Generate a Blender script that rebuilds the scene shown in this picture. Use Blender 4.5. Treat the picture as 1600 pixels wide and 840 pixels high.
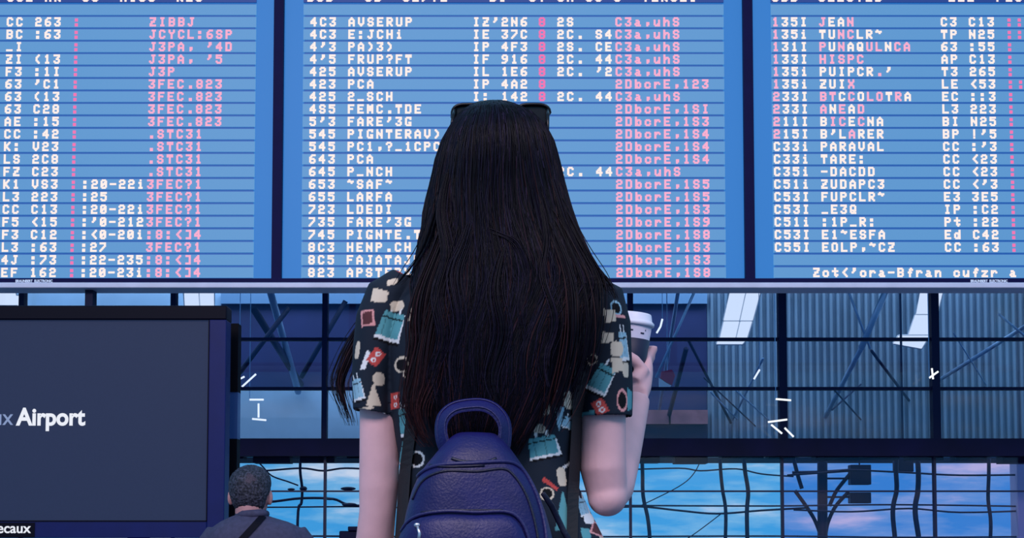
import bpy, bmesh, math, random
from mathutils import Vector, Matrix, noise
from mathutils.bvhtree import BVHTree

for o in list(bpy.data.objects):
    bpy.data.objects.remove(o, do_unlink=True)
scene = bpy.context.scene
COL = scene.collection
random.seed(7)

# ------------------------------------------------------------------ camera
F = 2700.0            # focal length in pixels of the 1600x840 frame
PPY = 643.0           # image row of the optical axis (upper crop of a taller photo)
CAM = Vector((0, 0, 0.95))
PITCH = math.atan(200.0 / F)
cd = bpy.data.cameras.new('camera')
cam = bpy.data.objects.new('camera', cd)
COL.objects.link(cam)
cd.sensor_fit = 'HORIZONTAL'
cd.sensor_width = 36.0
cd.lens = F / 1600 * 36.0
cd.shift_y = (PPY - 420.0) / 1600.0
cd.clip_end = 500
cam.location = CAM
cam.rotation_euler = (math.pi / 2 + PITCH, 0, 0)
scene.camera = cam

_ca, _sa = math.cos(PITCH), math.sin(PITCH)


def ray(px, py):
    r = (px - 800.0) / F
    u = (PPY - py) / F
    return Vector((r, _ca - u * _sa, _sa + u * _ca))


def P(px, py, Y):
    """point on the vertical plane at distance Y seen at a pixel"""
    d = ray(px, py)
    return CAM + d * (Y / d.y)


def lin(r, g, b):
    def c(v):
        v /= 255.0
        return v / 12.92 if v <= 0.04045 else ((v + 0.055) / 1.055) ** 2.4
    return (c(r), c(g), c(b), 1.0)


# ------------------------------------------------------------------ world sky
w = bpy.data.worlds.new('sky')
scene.world = w
w.use_nodes = True
nt = w.node_tree
nt.nodes.clear()
wo = nt.nodes.new('ShaderNodeOutputWorld')
bg = nt.nodes.new('ShaderNodeBackground')
tc = nt.nodes.new('ShaderNodeTexCoord')
mp = nt.nodes.new('ShaderNodeMapping')
mp.inputs['Scale'].default_value = (9.0, 9.0, 42.0)
mp.inputs['Location'].default_value = (0.35, 0.0, 0.62)
nz = nt.nodes.new('ShaderNodeTexNoise')
nz.inputs['Scale'].default_value = 1.6
nz.inputs['Detail'].default_value = 6.0
nz.inputs['Roughness'].default_value = 0.55
rp = nt.nodes.new('ShaderNodeValToRGB')
rp.color_ramp.elements[0].position = 0.43
rp.color_ramp.elements[0].color = lin(74, 168, 228)
rp.color_ramp.elements[1].position = 0.68
rp.color_ramp.elements[1].color = lin(228, 230, 243)
e = rp.color_ramp.elements.new(0.54)
e.color = lin(128, 190, 232)
nt.links.new(tc.outputs['Generated'], mp.inputs['Vector'])
nt.links.new(mp.outputs['Vector'], nz.inputs['Vector'])
nt.links.new(nz.outputs['Fac'], rp.inputs['Fac'])
nt.links.new(rp.outputs['Color'], bg.inputs['Color'])
bg.inputs['Strength'].default_value = 0.95
nt.links.new(bg.outputs['Background'], wo.inputs['Surface'])


# ------------------------------------------------------------------ lights
def area(name, loc, target, size, power, color):
    l = bpy.data.lights.new(name, 'AREA')
    l.shape = 'RECTANGLE'
    l.size, l.size_y = size
    l.energy = power
    l.color = color
    o = bpy.data.objects.new(name, l)
    COL.objects.link(o)
    o.location = loc
    o.rotation_euler = (Vector(target) - Vector(loc)).to_track_quat('-Z', 'Y').to_euler()
    return o


area('key_fill', (-2.2, -3.4, 6.6), (0, 2.9, 1.2), (4.0, 2.5), 560, (1.0, 0.80, 0.84))  # added warm key behind the camera, brings out the skin tone
area('side_fill', (3.2, -1.6, 6.4), (0.3, 2.9, 1.1), (2.0, 1.5), 130, (1.0, 0.80, 0.86))  # second added fill from above, no fixture modelled
area('back_hall_fill', (0, 15.2, 5.6), (0, 17, 2.4), (12.0, 1.5), 260, (0.75, 0.88, 1.0))  # added fill that brightens the wall behind the glass

scene.view_settings.view_transform = 'Standard'
scene.view_settings.look = 'None'
scene.view_settings.exposure = 0.0
scene.view_settings.gamma = 1.0
scene.view_settings.use_curve_mapping = False


# ------------------------------------------------------------------ materials
def new_mat(name):
    m = bpy.data.materials.new(name)
    m.use_nodes = True
    return m, m.node_tree, m.node_tree.nodes['Principled BSDF']


def pmat(name, rgb, rough=0.5, metal=0.0, spec=0.5, bump=0.0, bscale=200.0, var=0.0, emit=None, estr=0.0, vscale=8.0,
         sheen=0.0):
    m, t, b = new_mat(name)
    c = lin(*rgb)
    b.inputs['Base Color'].default_value = c
    b.inputs['Roughness'].default_value = rough
    b.inputs['Metallic'].default_value = metal
    b.inputs['Specular IOR Level'].default_value = spec
    if sheen:
        b.inputs['Sheen Weight'].default_value = sheen
    co = t.nodes.new('ShaderNodeTexCoord')
    if var > 0:
        n = t.nodes.new('ShaderNodeTexNoise')
        n.inputs['Scale'].default_value = vscale
        n.inputs['Detail'].default_value = 4
        t.links.new(co.outputs['Object'], n.inputs['Vector'])
        r = t.nodes.new('ShaderNodeValToRGB')
        r.color_ramp.elements[0].position = 0.3
        r.color_ramp.elements[1].position = 0.7
        r.color_ramp.elements[0].color = tuple(v * (1 - var) for v in c[:3]) + (1,)
        r.color_ramp.elements[1].color = tuple(min(1, v * (1 + var)) for v in c[:3]) + (1,)
        t.links.new(n.outputs['Fac'], r.inputs['Fac'])
        t.links.new(r.outputs['Color'], b.inputs['Base Color'])
    if bump > 0:
        n2 = t.nodes.new('ShaderNodeTexNoise')
        n2.inputs['Scale'].default_value = bscale
        n2.inputs['Detail'].default_value = 3
        t.links.new(co.outputs['Object'], n2.inputs['Vector'])
        bp = t.nodes.new('ShaderNodeBump')
        bp.inputs['Strength'].default_value = bump
        bp.inputs['Distance'].default_value = 0.002
        t.links.new(n2.outputs['Fac'], bp.inputs['Height'])
        t.links.new(bp.outputs['Normal'], b.inputs['Normal'])
    if emit:
        b.inputs['Emission Color'].default_value = lin(*emit)
        b.inputs['Emission Strength'].default_value = estr
    return m


def glass_mat(name, tint, refl=0.08):
    m = bpy.data.materials.new(name)
    m.use_nodes = True
    t = m.node_tree
    t.nodes.clear()
    o = t.nodes.new('ShaderNodeOutputMaterial')
    tr = t.nodes.new('ShaderNodeBsdfTransparent')
    tr.inputs['Color'].default_value = lin(*tint)
    gl = t.nodes.new('ShaderNodeBsdfGlossy')
    gl.inputs['Roughness'].default_value = 0.02
    gl.inputs['Color'].default_value = (0.8, 0.9, 1, 1)
    fr = t.nodes.new('ShaderNodeFresnel')
    fr.inputs['IOR'].default_value = 1.35
    mx = t.nodes.new('ShaderNodeMixShader')
    t.links.new(fr.outputs['Fac'], mx.inputs['Fac'])
    t.links.new(tr.outputs[0], mx.inputs[1])
    t.links.new(gl.outputs[0], mx.inputs[2])
    t.links.new(mx.outputs[0], o.inputs['Surface'])
    return m


def emat(name, rgb, s=1.0):
    m = bpy.data.materials.new(name)
    m.use_nodes = True
    t = m.node_tree
    t.nodes.clear()
    o = t.nodes.new('ShaderNodeOutputMaterial')
    e_ = t.nodes.new('ShaderNodeEmission')
    e_.inputs['Color'].default_value = lin(*rgb)
    e_.inputs['Strength'].default_value = s
    t.links.new(e_.outputs[0], o.inputs['Surface'])
    return m


M = {}
M['floor'] = pmat('polished_floor', (70, 78, 100), 0.25, var=0.15, vscale=2)
M['board_field'] = pmat('board_field', (14, 46, 84), 0.5, emit=(34, 122, 202), estr=0.85)
M['slat'] = pmat('board_row_plate', (34, 56, 78), 0.5, bump=0.1, bscale=60, emit=(92, 154, 210), estr=0.84)
M['row_gap'] = pmat('board_row_gap', (14, 40, 80), 0.5, emit=(26, 92, 176), estr=0.8)
M['header'] = pmat('board_header_plate', (12, 30, 70), 0.5, emit=(26, 66, 150), estr=0.7)
M['board_frame'] = pmat('board_frame_navy', (8, 6, 66), 0.6, spec=0.15, var=0.1)
M['white_led'] = emat('white_led', (255, 232, 226), 1.1)
M['pink_led'] = emat('pink_led', (252, 176, 208), 1.0)
M['rose_led'] = emat('rose_led', (245, 120, 180), 1.0)
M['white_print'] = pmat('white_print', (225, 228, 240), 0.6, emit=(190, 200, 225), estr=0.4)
M['rail'] = pmat('silver_rail', (236, 230, 248), 0.4, var=0.06)
M['mullion'] = pmat('dark_mullion', (9, 12, 54), 0.5, spec=0.2)
M['girder'] = pmat('dark_girder', (13, 9, 50), 0.6, spec=0.2, var=0.35, vscale=3)
M['glass'] = glass_mat('clear_glass', (242, 246, 255))
M['glass_violet'] = glass_mat('violet_glass', (226, 222, 246))
M['glass_lower'] = glass_mat('blue_glass', (240, 248, 255))
M['dark_wall'] = pmat('navy_wall_sheet', (34, 44, 96), 0.6, var=0.25, vscale=1.5)
M['pale_wall'] = pmat('pale_teal_wall_sheet', (158, 196, 224), 0.6, var=0.2, vscale=1.2)
M['corrugated'] = pmat('corrugated_sheet', (124, 152, 174), 0.45, metal=0.15, var=0.2, vscale=1.0)
M['strip'] = pmat('pale_blue_strip', (120, 165, 205), 0.5)
M['brown'] = pmat('brown_beam', (150, 105, 115), 0.6, var=0.2)
M['strut'] = pmat('pale_steel', (150, 186, 222), 0.4, metal=0.2)
M['dark_strut'] = pmat('dark_steel', (28, 32, 76), 0.5)
M['bar'] = pmat('dark_glazing_bar', (14, 18, 62), 0.5)
M['skylight'] = emat('daylit_pane', (225, 238, 252), 1.05)  # glow for the mirrored skylight panes
M['skyframe'] = pmat('white_skylight_frame', (225, 235, 245), 0.5)
M['lamp'] = emat('lamp_tube', (240, 248, 255), 1.2)
M['red'] = pmat('red_sign', (190, 35, 85), 0.5)
M['white'] = pmat('white_sign', (225, 230, 240), 0.5)
M['screen'] = pmat('dark_screen', (14, 20, 36), 0.5, spec=0.2, var=0.15, vscale=120, emit=(40, 52, 86), estr=0.7)
M['bezel'] = pmat('navy_bezel', (8, 24, 92), 0.45, spec=0.25, var=0.1)
M['bezel_black'] = pmat('black_bezel', (5, 4, 24), 0.5, spec=0.12)
M['screen_text'] = emat('screen_text', (240, 244, 255), 0.95)
M['screen_text_thin'] = emat('screen_text_thin', (150, 170, 215), 0.8)
M['blackpost'] = pmat('black_post', (3, 3, 14), 0.6, spec=0.1)
M['bluepanel'] = pmat('blue_post_panel', (50, 84, 140), 0.3)
M['skin'] = pmat('skin', (214, 172, 178), 0.5, spec=0.35, bump=0.06, bscale=300, var=0.06, vscale=25)
M['man_skin'] = pmat('man_skin', (196, 140, 140), 0.55, spec=0.3, var=0.08, vscale=30)
M['lips'] = pmat('lips', (176, 84, 96), 0.45)
M['eye'] = pmat('eye_white', (225, 225, 228), 0.2)
M['iris'] = pmat('iris', (60, 40, 30), 0.2)
M['leather'] = pmat('navy_leather', (19, 18, 80), 0.45, spec=0.35, bump=0.4, bscale=260, var=0.18, vscale=18)
M['leather_dark'] = pmat('navy_piping', (12, 11, 42), 0.45, bump=0.3, bscale=300)
M['leather_edge'] = pmat('worn_navy_edge', (28, 27, 84), 0.5, bump=0.4, bscale=250)
M['black_web'] = pmat('black_webbing', (10, 9, 18), 0.7, bump=0.3, bscale=500)
M['steel'] = pmat('zip_metal', (190, 190, 200), 0.3, metal=0.9)
M['sunglass'] = pmat('black_acetate', (7, 5, 12), 0.35, spec=0.3)
M['lens'] = pmat('dark_lens', (8, 5, 14), 0.25, spec=0.3)
M['cup_paper'] = pmat('cup_paper', (186, 184, 206), 0.55)
M['cup_lid'] = pmat('cup_lid', (226, 226, 242), 0.35)
M['cup_sleeve'] = pmat('cup_sleeve', (22, 20, 54), 0.5)
M['suit'] = pmat('slate_suit', (66, 64, 92), 0.8, bump=0.3, bscale=350, var=0.18, vscale=60)
M['suit_strap'] = pmat('dark_strap', (6, 5, 22), 0.7, spec=0.15)
M['denim'] = pmat('dark_trousers', (24, 26, 52), 0.8, bump=0.3, bscale=400)
M['shoe'] = pmat('shoe', (16, 15, 24), 0.45)
M['bench'] = pmat('bench_metal', (70, 74, 96), 0.35, metal=0.6)
M['bench_leg'] = pmat('bench_leg', (34, 36, 52), 0.4, metal=0.6)

# hair
m, t, b = new_mat('dark_hair')
b.inputs['Roughness'].default_value = 0.4
b.inputs['Specular IOR Level'].default_value = 0.13
at = t.nodes.new('ShaderNodeAttribute')
at.attribute_name = 'tint'
t.links.new(at.outputs['Color'], b.inputs['Base Color'])
M['hair'] = m
M['hair_hull'] = pmat('hair_mass', (7, 5, 11), 0.7, spec=0.1)
# man's hair: mottled dark and grey
m, t, b = new_mat('greying_hair')
b.inputs['Roughness'].default_value = 0.7
co = t.nodes.new('ShaderNodeTexCoord')
n = t.nodes.new('ShaderNodeTexNoise')
n.inputs['Scale'].default_value = 120
n.inputs['Detail'].default_value = 8
r = t.nodes.new('ShaderNodeValToRGB')
r.color_ramp.elements[0].position = 0.42
r.color_ramp.elements[0].color = lin(18, 16, 30)
r.color_ramp.elements[1].position = 0.72
r.color_ramp.elements[1].color = lin(84, 82, 100)
t.links.new(co.outputs['Object'], n.inputs['Vector'])
t.links.new(n.outputs['Fac'], r.inputs['Fac'])
t.links.new(r.outputs['Color'], b.inputs['Base Color'])
M['grey_hair'] = m
# printed shirt
m, t, b = new_mat('printed_fabric')
b.inputs['Roughness'].default_value = 0.8
b.inputs['Specular IOR Level'].default_value = 0.2
at = t.nodes.new('ShaderNodeAttribute')
at.attribute_name = 'print'
t.links.new(at.outputs['Color'], b.inputs['Base Color'])
co = t.nodes.new('ShaderNodeTexCoord')
n = t.nodes.new('ShaderNodeTexNoise')
n.inputs['Scale'].default_value = 350
t.links.new(co.outputs['Object'], n.inputs['Vector'])
bp = t.nodes.new('ShaderNodeBump')
bp.inputs['Strength'].default_value = 0.15
bp.inputs['Distance'].default_value = 0.001
t.links.new(n.outputs['Fac'], bp.inputs['Height'])
t.links.new(bp.outputs['Normal'], b.inputs['Normal'])
M['shirt'] = m


# ------------------------------------------------------------------ mesh helpers
def ring(cx, cy, cz, hx, hy, n=40, e=2.0, hyf=None):
    """horizontal superellipse ring; hyf: other half depth for the far (+y) side"""
    out = []
    for i in range(n):
        a = 2 * math.pi * i / n
        c, s = math.cos(a), math.sin(a)
        x = math.copysign(abs(c) ** (2 / e), c) * hx
        y = math.copysign(abs(s) ** (2 / e), s) * (hyf if (hyf is not None and s > 0) else hy)
        out.append(Vector((cx + x, cy + y, cz)))
    return out


class MB:
    def __init__(self):
        self.v = []
        self.f = []

    def box(self, x0, x1, y0, y1, z0, z1):
        i = len(self.v)
        self.v += [Vector(p) for p in ((x0, y0, z0), (x1, y0, z0), (x1, y1, z0), (x0, y1, z0),
                                       (x0, y0, z1), (x1, y0, z1), (x1, y1, z1), (x0, y1, z1))]
        self.f += [tuple(i + k for k in q) for q in
                   ((0, 3, 2, 1), (4, 5, 6, 7), (0, 1, 5, 4), (1, 2, 6, 5), (2, 3, 7, 6), (3, 0, 4, 7))]
        return self

    def poly_prism(self, pts, y0, y1):
        """pts: (x,z) outline, extruded in y"""
        i = len(self.v)
        n = len(pts)
        self.v += [Vector((x, y0, z)) for x, z in pts] + [Vector((x, y1, z)) for x, z in pts]
        self.f.append(tuple(range(i, i + n)))
        self.f.append(tuple(range(i + 2 * n - 1, i + n - 1, -1)))
        for k in range(n):
            j = (k + 1) % n
            self.f.append((i + k, i + n + k, i + n + j, i + j))
        return self

    def loft(self, rings, cap0=True, cap1=True):
        i = len(self.v)
        n = len(rings[0])
        for r_ in rings:
            self.v += [Vector(p) for p in r_]
        for a in range(len(rings) - 1):
            for k in range(n):
                j = (k + 1) % n
                self.f.append((i + a * n + k, i + a * n + j, i + (a + 1) * n + j, i + (a + 1) * n + k))
        if cap0:
            self.f.append(tuple(i + k for k in range(n - 1, -1, -1)))
        if cap1:
            o_ = i + (len(rings) - 1) * n
            self.f.append(tuple(o_ + k for k in range(n)))
        return self

    def tube(self, pts, rad, n=8, caps=True, flat=1.0, up=None):
        pts = [Vector(p) for p in pts]
        if not isinstance(rad, (list, tuple)):
            rad = [rad] * len(pts)
        ref = Vector(up) if up else None
        rings = []
        prev = None
        for k, p in enumerate(pts):
            d = (pts[min(k + 1, len(pts) - 1)] - pts[max(k - 1, 0)])
            if d.length < 1e-9:
                d = Vector((0, 0, 1))
            d.normalize()
            if prev is None:
                a = ref if ref else (Vector((0, 1, 0)) if abs(d.y) < 0.9 else Vector((1, 0, 0)))
            else:
                a = ref if ref else prev
            s = d.cross(a)
            if s.length < 1e-6:
                s = d.cross(Vector((1, 0, 0)))
            s.normalize()
            nn = s.cross(d)
            nn.normalize()
            prev = nn
            rings.append([p + s * (math.cos(2 * math.pi * q / n) * rad[k]) + nn * (math.sin(2 * math.pi * q / n) * rad[k] * flat)
                          for q in range(n)])
        self.loft(rings, caps, caps)
        return self

    def ball(self, c, r, n=16, m=10, sc=(1, 1, 1), rot=None):
        c = Vector(c)
        rings = []
        for a in range(m + 1):
            th = math.pi * (a + 0.02) / (m + 0.04) - math.pi / 2
            rr = []
            for k in range(n):
                ph = 2 * math.pi * k / n
                q = Vector((math.cos(th) * math.cos(ph) * r * sc[0], math.cos(th) * math.sin(ph) * r * sc[1],
                            math.sin(th) * r * sc[2]))
                if rot:
                    q = rot @ q
                rr.append(c + q)
            rings.append(rr)
        self.loft(rings)
        return self

    def quad(self, a, b_, c, d):
        i = len(self.v)
        self.v += [Vector(p) for p in (a, b_, c, d)]
        self.f.append((i, i + 1, i + 2, i + 3))
        return self

    def mesh(self, name):
        me = bpy.data.meshes.new(name)
        me.from_pydata([tuple(p) for p in self.v], [], self.f)
        me.update()
        return me

    def build(self, name, mat, parent=None, smooth=False, bevel=0.0):
        me = self.mesh(name)
        if bevel:
            bm = bmesh.new()
            bm.from_mesh(me)
            bmesh.ops.bevel(bm, geom=list(bm.edges), offset=bevel, segments=2, affect='EDGES', profile=0.5)
            bm.to_mesh(me)
            bm.free()
        return link(name, me, mat, parent, smooth)


def WM(o):
    if o is None:
        return Matrix.Identity(4)
    return WM(o.parent) @ o.matrix_parent_inverse @ o.matrix_basis


def attach(o, p):
    o.parent = p
    o.matrix_parent_inverse = WM(p).inverted()


def link(name, me, mat, parent=None, smooth=False):
    o = bpy.data.objects.new(name, me)
    COL.objects.link(o)
    if mat is not None and not me.materials:
        me.materials.append(mat if not isinstance(mat, str) else M[mat])
    if smooth:
        me.polygons.foreach_set('use_smooth', [True] * len(me.polygons))
    if parent:
        attach(o, parent)
    return o


def tag(o, label, cat, group=None):
    o['label'] = label
    o['category'] = cat
    if group:
        o['group'] = group
    return o


def thing(name, loc, label, cat, group=None):
    o = bpy.data.objects.new(name, None)
    o.empty_display_size = 0.1
    o.location = loc
    COL.objects.link(o)
    return tag(o, label, cat, group)


def struct(o):
    o['kind'] = 'structure'
    return o


def remesh(mb, voxel, smooth=4):
    me = mb.mesh('tmp')
    bm = bmesh.new()
    bm.from_mesh(me)
    bmesh.ops.recalc_face_normals(bm, faces=bm.faces)
    bm.to_mesh(me)
    bm.free()
    o = bpy.data.objects.new('tmp', me)
    COL.objects.link(o)
    md = o.modifiers.new('r', 'REMESH')
    md.mode = 'VOXEL'
    md.voxel_size = voxel
    if smooth:
        sm = o.modifiers.new('s', 'SMOOTH')
        sm.factor = 0.5
        sm.iterations = smooth
    dg = bpy.context.evaluated_depsgraph_get()
    out = bpy.data.meshes.new_from_object(o.evaluated_get(dg))
    bpy.data.objects.remove(o, do_unlink=True)
    return out


def bvh_of(me):
    return BVHTree.FromPolygons([v.co.copy() for v in me.vertices], [tuple(p.vertices) for p in me.polygons])


def hit(bvh, px, py, off=0.0):
    loc, nor, i, d = bvh.ray_cast(CAM, ray(px, py).normalized())
    if loc is None:
        return None
    if nor.dot(loc - CAM) > 0:
        nor = -nor
    return loc + nor * off


def pxr(px_r, Y):
    return px_r * Y / F


# ------------------------------------------------------------------ setting: floor, facade, back hall
struct(MB().box(-14, 14, -8, 40, -0.12, 0).build('floor', M['floor']))

YF = 12.5
YB = 17.0
# upper glazed wall
win = bpy.data.objects.new('window_1', None)
win.location = (0, YF, 0)
COL.objects.link(win)
struct(win)
cols = [-203, 34, 271, 508, 745, 985, 1222, 1460, 1697]
rows = [372, 450, 530, 607, 686]


def rect_box(px0, px1, py0, py1, Y, d0, d1):
    a = P(px0, py1, Y)
    c = P(px1, py0, Y)
    # keep vertical edges vertical: use the mid row for x
    mid = (py0 + py1) / 2
    xa, xc = P(px0, mid, Y).x, P(px1, mid, Y).x
    return (xa, xc, Y + d0, Y + d1, a.z, c.z)


for i in range(len(cols) - 1):
    for j in range(len(rows) - 1):
        x0, x1 = P(cols[i], 570, YF).x, P(cols[i + 1], 570, YF).x
        z1, z0 = P(0, rows[j], YF).z, P(0, rows[j + 1], YF).z
        MB().box(x0 + .01, x1 - .01, YF - .006, YF + .006, z0 + .008, z1 - .008).build('pane', M['glass'], win)
ztop, zbot = P(0, 372, YF).z, P(0, 686, YF).z
for c in cols:
    x = P(c, 570, YF).x
    hw = 0.028 if c in (1222, 1460) else 0.019
    MB().box(x - hw, x + hw, YF - .05, YF + .05, zbot, ztop).build('mullion', M['mullion'], win)
for r_ in rows[1:4]:
    z = P(0, r_, YF).z
    for i in range(len(cols) - 1):
        x0, x1 = P(cols[i], 570, YF).x, P(cols[i + 1], 570, YF).x
        MB().box(x0 + .02, x1 - .02, YF - .03, YF + .03, z - .011, z + .011).build('transom', M['mullion'], win)

# girder under it
x0, x1 = P(-203, 570, YF).x, P(1697, 570, YF).x
zg0, zg1 = P(0, 713, YF).z, zbot
gird = MB().box(x0, x1, YF - .12, YF + .25, zg0, zg1).build('trim_1', M['girder'])
struct(gird)
random.seed(3)
for k in range(26):
    xx = x0 + (x1 - x0) * (k + 0.2) / 26
    wd = (x1 - x0) / 26 * random.uniform(.5, .95)
    MB().box(xx, xx + wd, YF + .02, YF + .2, zg0 - random.uniform(.008, .05), zg0 + .01).build('bracket', M['girder'], gird)

# lower glazed wall
win2 = bpy.data.objects.new('window_2', None)
win2.location = (0, YF, 0)
COL.objects.link(win2)
struct(win2)
lrows = [P(0, 713, YF).z, P(0, 767, YF).z, 0.5, 0.03]
for i in range(len(cols) - 1):
    x0, x1 = P(cols[i], 770, YF).x, P(cols[i + 1], 770, YF).x
    for j in range(3):
        gm = M['glass_violet'] if cols[i] >= 1222 else M['glass_lower']
        MB().box(x0 + .006, x1 - .006, YF - .006, YF + .006, lrows[j + 1] + .005, lrows[j] - .005).build('pane', gm, win2)
for c in cols:
    x = P(c, 770, YF).x
    MB().box(x - .009, x + .009, YF - .03, YF + .03, 0, lrows[0]).build('mullion', M['bar'], win2)
for z in lrows[1:3]:
    MB().box(P(-203, 770, YF).x, P(1697, 770, YF).x, YF - .02, YF + .02, z - .006, z + .006).build('transom', M['bar'], win2)

# bent reflections of glazing bars in the lower glass, built as solid tubes
YO = 13.3
win3 = bpy.data.objects.new('window_reflection', None)
win3.location = (0, YO, 0)
COL.objects.link(win3)
struct(win3)


def smooth_path(pts, sub=6):
    out = []
    n_ = len(pts)
    for k in range(n_ - 1):
        p0, p1, p2, p3 = pts[max(k - 1, 0)], pts[k], pts[k + 1], pts[min(k + 2, n_ - 1)]
        for s in range(sub):
            u = s / sub
            out.append(tuple(0.5 * ((2 * b1) + (-a + c_) * u + (2 * a - 5 * b1 + 4 * c_ - d) * u * u
                                    + (-a + 3 * b1 - 3 * c_ + d) * u ** 3)
                             for a, b1, c_, d in zip(p0, p1, p2, p3)))
    out.append(tuple(pts[-1]))
    return out


def px_tube(pts, r_px, Y, nm, mat, par, n=6, sub=5):
    pp = [P(a, b_, Y) for a, b_ in smooth_path(pts, sub)]
    rr = [pxr(r_px, Y)] * len(pp)
    return MB().tube(pp, rr, n).build(nm, mat, par, smooth=True)


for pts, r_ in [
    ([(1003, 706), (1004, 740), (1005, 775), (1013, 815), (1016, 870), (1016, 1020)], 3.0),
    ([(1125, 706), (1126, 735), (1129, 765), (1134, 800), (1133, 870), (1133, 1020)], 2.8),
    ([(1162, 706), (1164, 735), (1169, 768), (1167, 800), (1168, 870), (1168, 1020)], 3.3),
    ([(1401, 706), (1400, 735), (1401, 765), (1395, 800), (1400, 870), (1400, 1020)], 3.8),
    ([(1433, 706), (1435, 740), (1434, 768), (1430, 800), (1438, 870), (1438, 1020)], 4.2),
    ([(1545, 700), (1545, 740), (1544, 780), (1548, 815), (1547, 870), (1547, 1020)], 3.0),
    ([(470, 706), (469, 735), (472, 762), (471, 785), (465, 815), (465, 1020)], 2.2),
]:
    px_tube(pts, r_, YO, 'reflected_bar', M['bar'], win3)
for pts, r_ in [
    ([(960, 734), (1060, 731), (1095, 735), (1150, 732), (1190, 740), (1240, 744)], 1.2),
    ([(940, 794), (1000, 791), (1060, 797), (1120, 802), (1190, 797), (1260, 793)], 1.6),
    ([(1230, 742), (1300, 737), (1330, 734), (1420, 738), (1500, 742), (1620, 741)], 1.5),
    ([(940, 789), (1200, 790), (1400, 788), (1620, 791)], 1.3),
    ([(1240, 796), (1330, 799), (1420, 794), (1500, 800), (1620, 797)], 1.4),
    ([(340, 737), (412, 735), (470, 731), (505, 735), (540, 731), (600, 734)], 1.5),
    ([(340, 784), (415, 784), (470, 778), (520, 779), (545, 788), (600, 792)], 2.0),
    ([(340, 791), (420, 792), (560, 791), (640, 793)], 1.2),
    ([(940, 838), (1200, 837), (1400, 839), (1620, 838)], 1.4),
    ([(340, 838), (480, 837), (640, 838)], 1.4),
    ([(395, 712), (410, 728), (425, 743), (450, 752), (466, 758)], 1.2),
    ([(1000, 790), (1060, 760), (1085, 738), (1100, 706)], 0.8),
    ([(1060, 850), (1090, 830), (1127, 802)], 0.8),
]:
    px_tube(pts, r_, YO + .05, 'reflected_bar', M['bar'], win3)
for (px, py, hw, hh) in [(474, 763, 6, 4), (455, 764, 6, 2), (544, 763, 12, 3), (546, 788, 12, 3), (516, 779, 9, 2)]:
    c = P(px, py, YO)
    MB().ball(c, 1, 12, 8, (pxr(hw, YO), .03, pxr(hh, YO))).build('reflected_blob', M['bar'], win3, smooth=True)

# branching column reflection and its boxes, modelled as solids
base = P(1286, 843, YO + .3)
colm = thing('reflected_column', (base.x, YO + .3, 0), 'dark reflection of a steel column with forked branches, modelled behind the lower glazing', 'column')
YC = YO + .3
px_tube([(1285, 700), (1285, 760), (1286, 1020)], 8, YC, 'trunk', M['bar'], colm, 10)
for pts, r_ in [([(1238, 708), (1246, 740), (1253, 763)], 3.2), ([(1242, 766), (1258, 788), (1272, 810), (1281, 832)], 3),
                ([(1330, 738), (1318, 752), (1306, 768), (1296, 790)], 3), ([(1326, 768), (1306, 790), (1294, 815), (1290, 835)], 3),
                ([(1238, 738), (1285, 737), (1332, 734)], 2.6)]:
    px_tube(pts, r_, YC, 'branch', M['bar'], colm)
for k, (a0, a1, b0, b1, lab) in enumerate([
    (1327, 1359, 726, 757, 'upper dark square box hung from the forked column reflected in the lower glazing'),
    (1327, 1359, 769, 786, 'flat dark box hung right under the upper square box at the reflected forked column'),
    (1397, 1425, 712, 737, 'small dark box hung under the girder between two bent reflected bars')]):
    bx = rect_box(a0, a1, b0, b1, YC, -.06, .06)
    root = thing('hanging_box', ((bx[0] + bx[1]) / 2, YC, bx[4]), lab, 'box')
    MB().box(*bx).build('housing', M['bar'], root, bevel=.006)
    if k < 2:
        zz = bx[4] + .05
        MB().tube([(base.x, YC, zz), (bx[0] + .02, YC, zz)], .008, 8).build('bracket_arm', M['bar'], root)
        if k == 0:
            MB().tube([((bx[0] + bx[1]) / 2, YC, bx[5] - .01), ((bx[0] + bx[1]) / 2, YC, P(0, 700, YC).z)], .006, 8).build('hanger_rod', M['bar'], root)
    else:
        MB().tube([((bx[0] + bx[1]) / 2, YC, bx[5] - .01), ((bx[0] + bx[1]) / 2, YC, P(0, 690, YC).z + 2.2)], .01, 8).build('hanger_rod', M['bar'], root)
bx = rect_box(1584, 1640, 718, 850, YO + .1, -.1, .1)
o = MB().box(bx[0], bx[1], bx[2], bx[3], 0, bx[5]).build('white_pillar', M['white'], bevel=.01)
tag(o, 'plain white pillar beyond the lower glazing, past the last bent bar', 'pillar')
# dark kiosk silhouettes at the left foot of the glazing
c0, c1 = P(530, 822, YF - .8), P(556, 822, YF - .8)
kio = thing('waste_bin', ((c0.x + c1.x) / 2, YF - .7, 0), 'dark boxy bin standing at the foot of the glass wall', 'bin')
MB().box(c0.x, c1.x + .12, YF - .8, YF - .55, 0, c0.z - .03).build('body', M['mullion'], kio, bevel=.008)
MB().box(c0.x + .06, c1.x + .14, YF - .82, YF - .53, c0.z - .03, c0.z).build('lid', M['mullion'], kio, bevel=.006)

# ---- hall reflected in the upper glass, built as solids behind it
wb = bpy.data.objects.new('wall_back', None)
wb.location = (0, YB, 0)
COL.objects.link(wb)
struct(wb)


def sheet(px0, px1, py0, py1, mat, dy=0.0, th=.08, nm='wall_sheet'):
    bx_ = rect_box(px0, px1, py0, py1, YB + dy, 0, th)
    return MB().box(*bx_).build(nm, mat, wb)


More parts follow.
